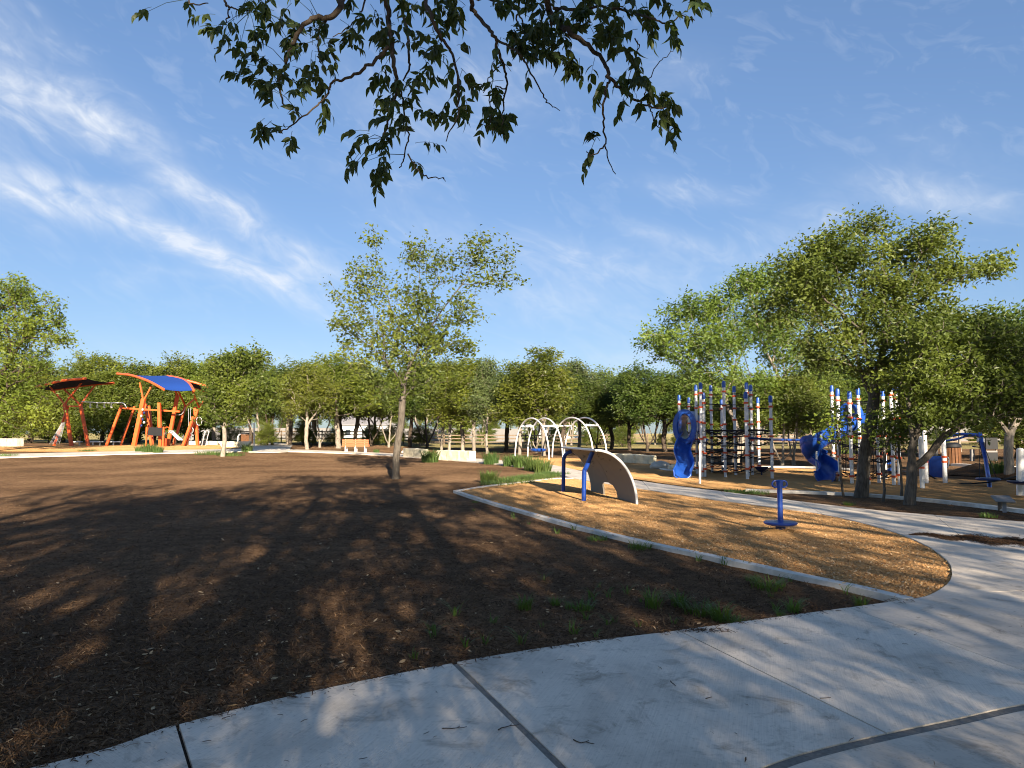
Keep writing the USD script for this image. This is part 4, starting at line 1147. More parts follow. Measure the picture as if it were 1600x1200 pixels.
def leaflet(L, W, curl, n=4):
    t = np.array([0, .18, .42, .7, 1.0]); w = np.array([.0, .78, 1.0, .62, .0]) * W * .5
    z = -curl * t ** 2 * L
    mid = np.column_stack([t * L, np.zeros(5), z])
    le = np.column_stack([t[1:4] * L, w[1:4], z[1:4] + w[1:4] * .35]); ri = np.column_stack([t[1:4] * L, -w[1:4], z[1:4] + w[1:4] * .35])
    v = np.vstack([mid, le, ri])
    f = []
    for s, sg in ((5, 1), (8, -1)):
        tr_ = [[0, 1, s], [1, s + 1, s], [1, 2, s + 1], [2, s + 2, s + 1], [2, 3, s + 2], [3, 4, s + 2]]
        f += tr_ if sg > 0 else [t_[::-1] for t_ in tr_]
    return v, np.array(f)


def frame_to(d, roll, rs):
    d = d / np.linalg.norm(d)
    up = np.array([0, 0, 1.0]) + rs.randn(3) * .3
    s = np.cross(up, d); s /= np.linalg.norm(s); u = np.cross(d, s)
    c, s_ = math.cos(roll), math.sin(roll)
    return np.stack([d, c * s + s_ * u, -s_ * s + c * u])


def compound_leaf(o, d, L, rs):
    """rachis with drooping leaflets in pairs"""
    d = d / np.linalg.norm(d)
    t = np.linspace(0, 1, 6)[:, None]
    pts = o + d * L * t + np.array([0, 0, -1]) * (t ** 2) * L * .35
    ms = [tube(pts, np.linspace(.0016, .0008, 6), 3, caps=False)]
    side = np.cross(d, [0, 0, 1.0]); side /= max(np.linalg.norm(side), 1e-6)
    k = rs.randint(3, 6)
    for i in range(k):
        f = .3 + .65 * (i + .5) / k
        p = o + d * L * f + np.array([0, 0, -1]) * f * f * L * .35
        for s in (-1, 1):
            if rs.rand() < .12:
                continue
            dd = d * .4 + side * s * .7 + np.array([0, 0, -.55]) + rs.randn(3) * .28
            ll = (.046 + .024 * rs.rand()) * (.8 + .3 * math.sin(math.pi * f))
            v, fc = leaflet(ll, ll * (.42 + .12 * rs.rand()), .25 + .3 * rs.rand())
            ms.append((v @ frame_to(dd, rs.randn() * .7, rs) + p, fc))
    v, fc = leaflet(.064, .027, .3)
    ms.append((v @ frame_to(d * .5 + np.array([0, 0, -.8]) + rs.randn(3) * .15, rs.randn() * .5, rs) + pts[-1], fc))
    return join(ms)


# dense tufts where the photograph shows them: (px, py, depth, number of compound leaves, spread px)
tufts = [(285, 6, 4.4, 5, 26), (330, 56, 4.3, 4, 9), (372, 52, 4.3, 3, 12), (398, 10, 4.3, 5, 16), (372, 80, 4.1, 4, 14), (410, 92, 4.1, 4, 18), (432, 60, 4.0, 6, 22), (440, 20, 4.0, 7, 25), (452, 85, 4.0, 6, 20),
         (385, 130, 4.0, 4, 14), (420, 118, 4.0, 5, 18), (475, 95, 4.0, 4, 20), (478, 130, 3.9, 7, 18), (495, 120, 3.9, 5, 18), (500, 95, 3.9, 2, 14), (540, 60, 4.0, 4, 12), (510, 70, 4.0, 2, 14), (425, 172, 3.9, 5, 14), (415, 205, 3.9, 3, 12), (460, 178, 3.8, 3, 12), (440, 215, 3.8, 2, 8), (497, 178, 3.8, 2, 7),
         (600, 60, 3.8, 5, 14), (587, 88, 3.8, 2, 12), (625, 92, 3.8, 4, 14), (640, 80, 3.9, 5, 14), (655, 105, 3.9, 4, 12), (620, 145, 3.8, 6, 12), (632, 165, 3.8, 6, 14), (610, 180, 3.8, 6, 14), (640, 230, 3.8, 5, 14), (600, 232, 3.8, 4, 12), (585, 245, 3.8, 5, 12), (568, 250, 3.8, 3, 10), (612, 290, 3.8, 4, 8), (672, 130, 3.8, 2, 8),
         (660, 20, 3.8, 7, 20), (690, 20, 3.7, 7, 20), (700, 45, 3.7, 5, 14), (697, 85, 3.7, 4, 10), (725, 115, 3.7, 2, 6), (723, 145, 3.7, 2, 6), (703, 195, 3.7, 5, 9), (720, 165, 3.7, 1, 4), (545, 5, 4.1, 4, 18), (585, 15, 4.1, 3, 16), (620, 25, 4, 3, 12),
         (790, 20, 3.7, 6, 18), (815, 45, 3.7, 6, 16), (825, 65, 3.7, 4, 14), (800, 60, 3.6, 3, 12), (810, 85, 3.6, 4, 14), (830, 85, 3.6, 3, 12), (835, 110, 3.6, 4, 10), (762, 160, 3.6, 6, 9), (757, 212, 3.6, 4, 9), (783, 205, 3.6, 2, 5), (795, 110, 3.6, 2, 8), (845, 125, 3.6, 2, 8),
         (875, 55, 3.5, 7, 16), (895, 65, 3.5, 6, 14), (870, 80, 3.5, 3, 12), (890, 95, 3.5, 4, 14), (915, 110, 3.5, 3, 12), (905, 30, 3.5, 3, 14), (945, 80, 3.5, 5, 10), (940, 45, 3.5, 4, 10), (965, 35, 3.5, 5, 14), (975, 50, 3.5, 3, 10), (1000, 30, 3.5, 5, 14), (1050, 38, 3.5, 5, 10), (1078, 25, 3.5, 4, 9), (1028, 48, 3.5, 2, 8), (995, 105, 3.5, 4, 9), (980, 135, 3.5, 2, 8),
         (985, 165, 3.5, 4, 12), (975, 160, 3.5, 3, 10), (1015, 170, 3.5, 3, 9), (1035, 200, 3.5, 6, 12), (1045, 180, 3.5, 3, 8), (925, 245, 3.5, 2, 4), (873, 5, 3.6, 5, 20), (930, 0, 3.6, 4, 20), (850, 20, 3.6, 4, 14), (760, 5, 3.7, 3, 14), (480, 5, 4.2, 4, 20)]
for px, py, Y, nl, sp in tufts:
    o0 = AT(px, py - 15, Y)
    for _ in range(int(nl * .9 + .5)):
        o = o0 + np.array([rs.randn() * sp, rs.randn() * 30, rs.randn() * sp]) * Y / FPX * 1.0
        near = min((np.linalg.norm(s[0] - o), i) for i, s in enumerate(leaf_sites))
        stem = leaf_sites[near[1]][0]
        d = (o - stem) + rs.randn(3) * [.05, .05, .03] + [0, 0, -.02]
        L = .06 + .09 * rs.rand()
        m = compound_leaf(o - d / max(np.linalg.norm(d), 1e-6) * L * .35 + [0, 0, .03], d, L, rs)
        if near[0] > .16 and rs.rand() < .7:
            a = stem; bpt = o
            m = join([m, tube([a, (a + bpt) / 2 + [0, 0, .02], bpt], [.0022, .0018, .0013], 4)])
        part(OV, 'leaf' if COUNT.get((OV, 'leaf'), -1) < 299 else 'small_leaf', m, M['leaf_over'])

# ------------------------------------------------------------------ low limestone walls, kerb stones
def block_wall(name, label, a, b, h, depth, n, m, seed, end_slope=0.0):
    """a and b: ground ends; n rough blocks with recessed joints"""
    rs = np.random.RandomState(seed)
    a, b = np.asarray(a, float), np.asarray(b, float)
    t = thing(name, label, 'stone wall', (a + b) / 2)
    d = (b - a)[:2]; L = np.linalg.norm(d); deg = math.degrees(math.atan2(d[1], d[0]))
    w = rs.uniform(.8, 1.2, n); w = np.cumsum(np.r_[0, w]) / w.sum() * L
    import trimesh
    for i in range(n):
        l, c = w[i + 1] - w[i] - .025, (w[i] + w[i + 1]) / 2 - L / 2
        v, f = box((0, 0, 0), (l, depth, h), bev=.035)
        mm = trimesh.Trimesh(v, f).subdivide().subdivide()
        v, f = np.array(mm.vertices), np.array(mm.faces)
        v = v + (meshkit.noise(v * 4 + i * 9, seed)[:, None] - .5) * .05 * np.sign(v) + rs.randn(3) * [0, .012, .006]
        if end_slope and i in (0, n - 1):
            s = -1 if i == 0 else 1
            v[:, 0] -= s * end_slope * np.clip(.5 - v[:, 2] / h, 0, 1) * (s * v[:, 0] > 0)
        v = rot_z(v + [c, 0, 0], deg) + [0, 0, h / 2 - .06] + (a + b) / 2
        part(t, 'stone', (v, f), m)
    return t


block_wall('stone_wall', 'low cream limestone wall right of the tall grass clump', G(686, 718), G(739, 721), .62, .45, 3, M['lime'], 1)
block_wall('stone_wall', 'short cream limestone wall left of the tall grass clump', G(634, 713.5), G(664, 716), .62, .45, 2, M['lime'], 2)
block_wall('stone_wall', 'cream limestone wall behind the curved climbing panel', G(936, 720), G(1021, 725.5), .50, .45, 4, M['lime'], 3, .06)
block_wall('stone_wall', 'sunlit yellow limestone wall with slanted ends beside the plaza', G(341, 699), G(393, 699), .50, .5, 3, M['lime'], 4, .35)
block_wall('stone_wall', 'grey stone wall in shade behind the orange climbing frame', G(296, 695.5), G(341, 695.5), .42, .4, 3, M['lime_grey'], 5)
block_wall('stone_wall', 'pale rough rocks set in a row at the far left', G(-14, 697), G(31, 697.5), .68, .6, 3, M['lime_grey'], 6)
for i, (px, py, w, h, lab) in enumerate([(1032, 733, .9, .38, 'brown boulder half sunk left of the S shaped slide'), (1056, 735, .6, .3, 'small reddish boulder close beside the S shaped slide'), (1093, 730, .5, .28, 'pale rounded boulder behind the slide post'),
                                         (632, 708, .55, .25, 'flat pinkish stone by the left end of the short wall'), (652, 705, .5, .3, 'little reddish stone behind the short wall')]):
    import trimesh
    s = trimesh.creation.icosphere(3)
    v = np.array(s.vertices); v = v * (1 + .35 * (meshkit.fbm(v * 1.7 + i * 5, 3, i)[:, None] - .5)) * [w / 2, w / 2.6, h / 1.6]
    b = G(px, py)
    t = thing('boulder', lab, 'rock', b)
    part(t, 'stone', (v + [0, 0, h * .28], s.faces), M['lime_grey'] if i != 1 else M['lime'], smooth=True, local=True)

# ------------------------------------------------------------------ rail fence, pale wall and houses beyond
def fence(x0, x1, Y, label):
    t = thing('rail_fence', label, 'fence', ((x0 + x1) / 2, Y, terrain((x0 + x1) / 2, Y)))
    rs = np.random.RandomState(int(abs(x0)))
    xs = np.arange(x0, x1, 2.4)
    for x in xs:
        z = terrain(x, Y)
        part(t, 'post', box((x, Y, z + .66), (.13, .13, 1.40), rs.uniform(-6, 6), .015), M['fence'])
    for a, b in zip(xs[:-1], xs[1:]):
        for h in (.42, .82, 1.20):
            part(t, 'rail', beam((a - .06, Y - .10, terrain(a, Y) + h + rs.randn() * .015), (b + .06, Y - .10, terrain(b, Y) + h + rs.randn() * .015), .035, .13), M['fence'])


fence(-32, 18, 84, 'dark timber three rail fence behind the middle trees')
fence(19, 66, 80, 'weathered three rail fence behind the right hand trees')


def pale_fence(x0, x1, Y, h, label, m, n):
    t = thing('privacy_fence', label, 'fence', ((x0 + x1) / 2, Y, 0))
    w = (x1 - x0) / n
    for i in range(n):
        part(t, 'panel', box((x0 + w * (i + .5), Y + .03 * (i % 2), h / 2 - .05), (w - .06, .06, h + .02 * (i % 3)), 0, .01), m)
        part(t, 'post', box((x0 + w * i, Y - .08, h / 2), (.14, .10, h + .15), 0, .01), m)


pale_fence(-58, -30, 118, 2.3, 'long pale grey board fence across the field on the left', M['pale_wall'], 12)
pale_fence(-24, 2, 122, 2.2, 'pale grey board fence glimpsed between the trunks behind the middle wall', M['pale_wall'], 11)
pale_fence(62, 110, 120, 2.6, 'pale board fence far behind the blue panel on the right', M['pale_wall'], 18)


def house(x, Y, w, d, h, roofh, label, wall, rot=0):
    t = thing('house', label, 'house', (x, Y, 0))
    part(t, 'wall', box((x, Y, h / 2 - .1), (w, d, h + .2)), wall)
    e = .5
    v = np.array([[-w / 2 - e, -d / 2 - e, 0], [w / 2 + e, -d / 2 - e, 0], [w / 2 + e, d / 2 + e, 0], [-w / 2 - e, d / 2 + e, 0], [-w / 2 - e, 0, roofh], [w / 2 + e, 0, roofh],
                  [-w / 2 - e, -d / 2 - e, -.15], [w / 2 + e, -d / 2 - e, -.15], [w / 2 + e, d / 2 + e, -.15], [-w / 2 - e, d / 2 + e, -.15]]) + [x, Y, h + .16]
    f = np.array([[0, 1, 5], [0, 5, 4], [2, 3, 4], [2, 4, 5], [0, 4, 3], [1, 2, 5], [0, 6, 7], [0, 7, 1], [1, 7, 8], [1, 8, 2], [2, 8, 9], [2, 9, 3], [3, 9, 6], [3, 6, 0], [6, 9, 8], [6, 8, 7]])
    part(t, 'roof', (v, f), M['roof'])
    for k in range(int(w // 4)):
        xx = x - w / 2 + 2 + k * 4
        fr = part(t, 'window', box((xx, Y - d / 2 - .03, 1.6), (1.3, .08, 1.3), 0, .01), M['white'])
        part(fr, 'pane', box((xx, Y - d / 2 - .075, 1.6), (1.1, .02, 1.1)), M['glass'])


house(-29.5, 150, 12, 9, 3.0, 2.2, 'pale bungalow glimpsed behind the wooden bench', M['white'])
house(9.5, 160, 13, 9, 3.4, 2.4, 'white house glimpsed through the right white arch', M['white'])
house(50, 150, 16, 9, 3.0, 2.0, 'long low pale house behind the spiral slide', M['pale_wall'])
house(98, 152, 22, 10, 3.2, 2.4, 'low pale house behind the blue swing arm', M['pale_wall'])

# ------------------------------------------------------------------ bench
b = G(555, 707.5)
T = thing('park_bench', 'wooden slatted park bench facing away with pale metal legs', 'bench', b)
BW = 1.95
for i in range(4):
    part(T, 'back_slat', beam(b + [-BW / 2, .02 - .035 * i * 0, .50 + .135 * i], b + [BW / 2, .02, .50 + .135 * i], .035, .115), M['bench'])
for i in range(4):
    part(T, 'seat_slat', beam(b + [-BW / 2 - .06, .14 + .12 * i, .44], b + [BW / 2 - .06, .14 + .12 * i, .44], .10, .035), M['bench'])
for x in (-.72, 0, .68):
    part(T, 'leg', join([beam(b + [x, .02, -.05], b + [x, .0, .42], .07, .07), beam(b + [x, .0, .42], b + [x, .56, .40], .06, .05), beam(b + [x, .52, -.05], b + [x, .54, .42], .06, .06)]), M['white'])
    part(T, 'back_support', beam(b + [x, .045, .42], b + [x, .065, .98], .05, .03), M['white'])
for x in (-BW / 2 + .05, BW / 2 - .05):
    part(T, 'armrest', join([beam(b + [x, .06, .62], b + [x, .52, .62], .06, .035), beam(b + [x, .48, .46], b + [x, .48, .61], .04, .04)]), M['bench'])

# ------------------------------------------------------------------ white double arches with a saucer swing
def arch_pair(px_l, px_r, px_bl, px_br, apex_py, base_py, label, sgn):
    a0, c0 = G(px_l, base_py - 1), G(px_r, base_py + 3.5)
    off = np.array([.80, .12, 0])
    t = thing('arch_frame', label, 'swing frame', (a0 + c0) / 2)

    def arch(a, c):
        top = AT((px_l + px_r) / 2, apex_py, (a[1] + c[1]) / 2)[2]
        th = np.linspace(0, np.pi, 33)[:, None]
        p = (a + c) / 2 - (c - a) / 2 * np.cos(th)
        p[:, 2] = -.1 + (top + .1) * np.sin(th[:, 0]) ** .82
        return p
    A = arch(a0, c0); Bk = arch(a0 + off, c0 + off)
    part(t, 'front_arch', tube(A, .046, 10), M['white'], smooth=60)
    part(t, 'rear_arch', tube(Bk, .046, 10), M['white'], smooth=60)
    for i in (9, 23):
        part(t, 'crossbar', tube([A[i], Bk[i]], .05, 10), M['white'], smooth=60)
    part(t, 'clevis', lathe([(0, -.12), (.06, -.12), (.06, .04), (0, .04)], Bk[9] + [0, 0, -.12], 10), M['steel'])
    return A, Bk


A1, B1 = arch_pair(805, 858, 825, 879, 653.5, 715, 'left of the two white tubular arches of the swing', -1)
A2, B2 = arch_pair(863, 927, 884, 949, 652.5, 715, 'right white tubular arch behind the curved climbing panel', 1)
sc = AT(841, 706, (A1[0, 1] + B1[0, 1]) / 2)
T = thing('saucer_swing', 'blue saucer swing seat hanging low under the left white arch', 'swing', (sc[0], sc[1], 0))
part(T, 'seat', lathe([(.0, .06), (.36, .07), (.46, .12), (.5, .2), (.54, .2), (.5, .08), (.38, .01), (0, 0)], sc, 24), M['blue'], smooth=50)
for s, e in ((-1, A1[9]), (1, A1[23]), (-1, B1[9]), (1, B1[23])):
    part(T, 'chain', tube([sc + [s * .45, (e[1] - sc[1]) * .5, .2], (A1[9] + B1[9]) / 2 if s < 0 else (A1[23] + B1[23]) / 2], .012, 5), M['steel'])

# ------------------------------------------------------------------ curved climbing panel on two blue posts
P0, P1 = G(925, 768), G(995, 789)                   # foot of the panel, far and near
T = thing('curved_climbing_panel', 'grey tan curved climbing panel with an arched opening on two blue posts', 'climbing wall', (P0 + P1) / 2)
ax = (P1 - P0)[:2]; PL = np.linalg.norm(ax); ax = np.r_[ax / PL, 0]; out = np.array([ax[1], -ax[0], 0])
if out[0] > 0:
    out = -out
PA, PH = .92, 1.20
arcL = .5 * math.pi * math.sqrt((PA ** 2 + PH ** 2) / 2)
flat = Polygon([(0, 0), (PL, 0), (PL, arcL * .985), (PL * .10, arcL * .985), (0, arcL * .9)]).difference(Polygon([(PL * .32, -.1), (PL * .63, -.1), (PL * .62, .14), (PL * .56, .26), (PL * .47, .30), (PL * .38, .29), (PL * .32, .25)]).buffer(.03))


def bend(u, s, off):
    th = s / arcL * math.pi / 2
    c = P0 + ax * u[:, None] + out * (PA * (1 - np.cos(th)))[:, None] + np.array([0, 0, 1]) * (PH * np.sin(th))[:, None]
    nrm = -out * (np.cos(th))[:, None] * 1 + np.array([0, 0, 1]) * (np.sin(th))[:, None]
    return c + nrm * off


def bent_plate(poly, off0, off1, k=.07):
    xs = np.arange(0, PL, k); ss = np.arange(0, arcL, k)
    gx, gs = np.meshgrid(xs, ss); grid = np.column_stack([gx.ravel(), gs.ravel()])
    rings = [np.array(LineString(r.coords).segmentize(k).coords)[:-1] for r in [poly.exterior, *poly.interiors]]
    grid = grid[shapely.contains_xy(poly.buffer(-.03), grid[:, 0], grid[:, 1])]
    xy = np.vstack(rings + [grid]); tri = Delaunay(xy).simplices
    c = xy[tri].mean(1); tri = tri[shapely.contains_xy(poly, c[:, 0], c[:, 1])]
    n = len(xy)
    v = np.vstack([bend(xy[:, 0], xy[:, 1], off0), bend(xy[:, 0], xy[:, 1], off1)])
    f = [tri, tri[:, ::-1] + n]; o = 0
    edge = []
    for r in rings:
        i = np.arange(len(r)) + o; j = np.roll(i, -1); o += len(r)
        edge += [np.stack([i, j, j + n], 1), np.stack([i, j + n, i + n], 1)]
    return v, np.vstack(f + edge)


half = PL * .47
for poly, nm in ((flat.intersection(shapely.box(-1, -1, half - .008, 9)), 'far'), (flat.intersection(shapely.box(half + .008, -1, 9, 9)), 'near')):
    part(T, 'panel', bent_plate(poly, -.02, .02), M['panel'], smooth=30)
rim = np.column_stack([np.full(30, PL + .012), np.linspace(.0, arcL * .985, 30)])
part(T, 'rim', tube(bend(rim[:, 0], rim[:, 1], 0), .03, 8), M['panel_edge'], smooth=60)
rim = np.column_stack([np.linspace(PL * .1, PL, 20), np.full(20, arcL * .985 + .012)])
part(T, 'rim', tube(bend(rim[:, 0], rim[:, 1], 0), .026, 8), M['panel_edge'], smooth=60)
rim = np.column_stack([np.full(20, -.012), np.linspace(0, arcL * .9, 20)])
part(T, 'rim', tube(bend(rim[:, 0], rim[:, 1], 0), .026, 8), M['panel_edge'], smooth=60)
for i in range(26):
    u, s = rs.uniform(.1, .95) * PL, rs.uniform(.35, .95) * arcL
    if not flat.contains(Point(u, s)):
        continue
    q = bend(np.array([u]), np.array([s]), -.03)[0]
    part(T, 'bolt', box(q, (.022, .022, .02), rs.rand() * 90, .006), M['panel'])
for px, py, kx, ky, tx, ty in ((880, 769, 881, 716, 893, 705), (912, 783.5, 913, 735, 926, 706)):
    q = G(px, py)
    part(T, 'post', tube(curve([q - [0, 0, .1], AT(px + (kx - px) * .8, ky + 6, q[1]), AT(kx + .8, ky - 1, q[1]), AT(kx + 3.5, ky - 6, q[1] - .03), AT(tx, ty, q[1] - .08)], 24), .052, 12), M['blue_post'], smooth=60)

# ------------------------------------------------------------------ stand-up spinner
q = np.array([SP[0], SP[1], 0.06])
T = thing('stand_up_spinner', 'blue stand up spinner with round foot disc and looped handle', 'spinner', (SP[0], SP[1], 0))
part(T, 'pivot', lathe([(0, -.05), (.07, -.05), (.075, .06), (.06, .12), (0, .12)], q, 20), M['navy'], smooth=40)
part(T, 'foot_disc', lathe([(0, .09), (.18, .09), (.235, .105), (.252, .125), (.25, .14), (.23, .15), (.09, .158), (.055, .17), (0, .17)], q, 40), M['blue_post'], smooth=50)
zt = AT(1220, 750, SP[1])[2]
part(T, 'pole', tube([q + [0, 0, .15], (SP[0], SP[1], zt - .10)], .040, 16), M['blue_post'], smooth=60)
part(T, 'pole_cap', lathe([(0, -.12), (.052, -.12), (.056, -.01), (.045, .0), (0, .004)], (SP[0], SP[1], zt), 16), M['blue_post'], smooth=40)
for s in (-1, 1):
    a = np.linspace(0, np.pi, 13)
    loop = [(s * .045, zt - .015)] + [(s * (.065 + .05 * math.sin(x)), zt - .063 + .05 * math.cos(x)) for x in a] + [(s * .045, zt - .113)]
    part(T, 'handle', tube([(SP[0] + x, SP[1], z) for x, z in loop], .0155, 8), M['blue_post'], smooth=60)

# ------------------------------------------------------------------ net climbers
def climber(label, posts, platforms, seed, post_mat, loc):
    """posts: (px, base py, top py)"""
    rs = np.random.RandomState(seed)
    t = thing('net_climber', label, 'climbing frame', loc)
    info = []
    for px, by, ty, *full in posts:
        b = G(px, by); top = AT(px, ty, b[1])[2]
        r = .052
        p = part(t, 'post', tube([b - [0, 0, .1], [b[0], b[1], top - .2]], r, 12), post_mat, smooth=60)
        part(p, 'cap', lathe([(0, -.24), (r * 1.3, -.24), (r * 1.3, -.09), (r * 1.05, -.02), (r * .5, .0), (0, .0)], (b[0], b[1], top), 12), M['blue'], smooth=40)
        hs = [top - .38] + [h for h in np.arange(.28, top - .7, .56) + rs.uniform(-.09, .09, len(np.arange(.28, top - .7, .56)))]
        for h in hs:
            part(p, 'collar', lathe([(r * .9, -.032), (r * 1.5, -.032), (r * 1.65, 0), (r * 1.5, .032), (r * .9, .032)], (b[0], b[1], h), 12), M['collar'])
        info.append((b, top, hs))
    # ropes tied between neighbouring posts
    n = len(info)
    D = np.array([[np.linalg.norm(a[0] - c[0]) for c in info] for a in info]) + np.eye(n) * 99
    pairs = set()
    for i in range(n):
        for j in np.argsort(D[i])[:3]:
            if D[i, j] < 3.2:
                pairs.add((min(i, j), max(i, j)))
    for k, (i, j) in enumerate(sorted(pairs)):
        a, c = info[i], info[j]
        ms = []
        hs = sorted(set([.35, .8, 1.25, 1.65]))
        lines = []
        for h in hs:
            p = np.array([[*a[0][:2], h], [*((a[0] + c[0]) / 2)[:2], h - .10 - .06 * rs.rand()], [*c[0][:2], h + rs.uniform(-.12, .12)]])
            q = curve(p, 8); lines.append(q); ms.append(tube(q, .012, 5))
        if D[i, j] > .7 and k % 3 == 0:
            for f in np.linspace(.2, .8, 4):
                q = [ln[int(f * (len(ln) - 1))] for ln in lines]
                ms.append(tube(q, .010, 4))
            part(t, 'rope_net', join(ms), M['rope'])
        else:
            for m_ in ms[(k % 2):]:
                part(t, 'rope', m_, M['rope'])
        hi = min(a[1], c[1]) - .4
        part(t, 'top_rope', tube([[*a[0][:2], hi], [*c[0][:2], hi - .05]], .011, 5), M['rope'])
    for px, py, Y, rx, ry, th in platforms:
        q = AT(px, py, Y)
        v, f = lathe([(0, 0), (.92, .015), (1, .03), (.92, .055), (0, .05 - th)], (0, 0, 0), 20)
        a = np.arctan2(v[:, 1], v[:, 0])
        v = v * np.column_stack([rx * (1 + .06 * np.cos(3 * a)), ry * np.ones(len(v)), np.ones(len(v))])
        part(t, 'platform', (v + q, f), M['rope'])
    return t, info


c1 = [(1062.7, 736, 617), (1078, 735, 621), (1089.5, 741, 601), (1097, 746, 597.5), (1101.5, 746, 613), (1113, 738.5, 602), (1129.5, 737, 624), (1133.7, 746.5, 595), (1149.7, 743, 603), (1169.5, 745, 597.5), (1168, 749.5, 612), (1176, 743, 601), (1186.5, 736, 621), (1206.8, 748.5, 618)]
CL, inf1 = climber('tall net climber of pale grey posts with black nets beside the S shaped slide', c1,
                   [(1135, 683, 27.5, .64, 1.2, .16), (1131, 704.5, 27.5, .66, 1.3, .14), (1132, 725.5, 27.5, .62, 1.2, .08), (1175, 673, 26.5, .5, .5, 0)], 5, M['galv'], G(1135, 743))
for a, c, h in ((4, 10, None), (10, 13, None), (4, 7, None)):
    A_, C_ = inf1[a][0], inf1[c][0]
    part(CL, 'crossbeam', tube([[*A_[:2], AT(1101, 672, A_[1])[2]], [*C_[:2], AT(1101, 673.5, C_[1])[2]]], .028, 8), M['rope'])
q = G(1190, 743)
part(CL, 'bucket_seat', lathe([(0, .0), (.10, .02), (.2, .12), (.24, .2), (.2, .2), (.12, .1), (0, .06)], q + [0, 0, .12], 16), M['navy'], smooth=50)
part(CL, 'bucket_stand', tube([q - [0, 0, .05], q + [0, 0, .14]], .03, 8), M['navy'])
part(CL, 'bridge_beam', tube([[*inf1[13][0][:2], AT(1207, 687, inf1[13][0][1])[2]], AT(1262, 688, 27.5)], .05, 8), M['blue_post'])
part(CL, 'bridge_beam', tube([[*inf1[10][0][:2], AT(1168, 684, inf1[10][0][1])[2]], [*inf1[13][0][:2], AT(1207, 687, inf1[13][0][1])[2]]], .04, 8), M['navy'])
c2 = [(1303.5, 741, 602), (1312.8, 753, 607), (1331.5, 756, 611), (1357, 757.5, 680), (1374, 755, 604), (1397, 758.5, 597), (1406, 758.5, 603), (1345, 748, 606), (1384, 749, 608)]
CR, inf2 = climber('second net climber of bright white posts partly hidden by the thick trunk', c2, [(1390, 690, 23.5, .5, .6, .0), (1392, 738, 23, .5, .4, .02), (1345, 700, 24.5, .6, .6, 0)], 9, M['white'], G(1360, 754))
for k, (px, py) in enumerate(((1388, 722), (1396, 716), (1391, 735), (1424, 712), (1424, 737))):
    q = AT(px, py, 23.6 - .2 * k)
    part(CR, 'hand_hold', lathe([(0, -.09), (.08, -.06), (.1, 0), (.08, .06), (0, .09)], q, 12), M['blue'], smooth=60)


def trough(w, d, th=.035, n=9):
    a = np.linspace(math.pi, 2 * math.pi, n)
    o = [(w / 2 * math.cos(x), d * math.sin(x)) for x in a]
    i = [((w / 2 - th) * math.cos(x), (d - th) * math.sin(x)) for x in a[::-1]]
    return [(-w / 2, d * .35)] + o + [(w / 2, d * .35), (w / 2 - th, d * .35)] + i + [(-w / 2 + th, d * .35)]


def hood_tunnel(parent, c, axis, rx, rz, depth, th=.06, a0=0.0, a1=2 * math.pi):
    """oval moulded tunnel mouth around c"""
    axis = np.asarray(axis, float) / np.linalg.norm(axis); side = np.cross(axis, [0, 0, 1.0]); side /= np.linalg.norm(side)
    a = np.linspace(a0, a1, 33)
    prof = [(0, -depth / 2), (th, -depth / 2), (th * 1.0, depth / 2 - .08), (th * 1.9, depth / 2 - .04), (th * 1.9, depth / 2 + .04), (th * .4, depth / 2 + .05), (0, depth / 2)]
    k = len(prof); vs = []
    for t in a:
        for r, d in prof:
            vs.append(c + side * (rx + r) * math.cos(t) + np.array([0, 0, 1]) * (rz + r) * math.sin(t) + axis * d)
    f = []
    for i in range(len(a) - 1):
        for j in range(k):
            p, q = i * k + j, i * k + (j + 1) % k
            f += [[p, q, q + k], [p, q + k, p + k]]
    part(parent, 'entry_hood', (np.array(vs), np.array(f)), M['blue'], smooth=45)


# S shaped slide
T = thing('s_slide', 'blue S shaped open slide with tall moulded entry hood', 'slide', G(1068, 746))
sp = [AT(1079, 678, 27.6), AT(1075, 684, 27.2), AT(1069, 694, 26.6), AT(1066.5, 708, 26.0), AT(1071, 722, 25.4), AT(1070, 733, 24.9), AT(1066, 740, 24.6)]
sp[-1][2] = .22; sp[-2][2] = .38
path = curve(sp, 36)
part(T, 'trough', sweep(trough(.60, .24), path), M['blue'], smooth=40)
part(T, 'exit_lip', tube([path[-1] + [-.30, 0, .08], path[-1] + [-.28, -.02, -.12], path[-1] + [-.15, -.02, -.22], path[-1] + [.15, -.02, -.22], path[-1] + [.28, -.02, -.12], path[-1] + [.30, 0, .08]], .03, 8), M['blue'], smooth=60)
for s in (-1, 1):
    e = np.array([p + np.array([s * .30, 0, .085]) for p in path])
    part(T, 'side_rail', tube(e, .028, 8), M['blue'], smooth=60)
hood_tunnel(T, AT(1076, 666, 27.7), (-.55, -1, -.05), .25, .47, 1.15, th=.11)
part(T, 'deck', box(AT(1082, 690, 28.0), (.9, .8, .06), 0, .01), M['blue_post'])
part(T, 'support_leg', tube([path[-6] + [0, 0, -.25], [path[-6][0], path[-6][1], -.1]], .03, 8), M['navy'])
q = G(1093.5, 757)
part(T, 'support_post', tube([q - [0, 0, .1], AT(1094, 693, q[1])], .035, 8), M['galv'])
part(T, 'deck_rail', tube([AT(1088, 687, 27.3), AT(1106, 687, 26.3)], .035, 8), M['blue'])

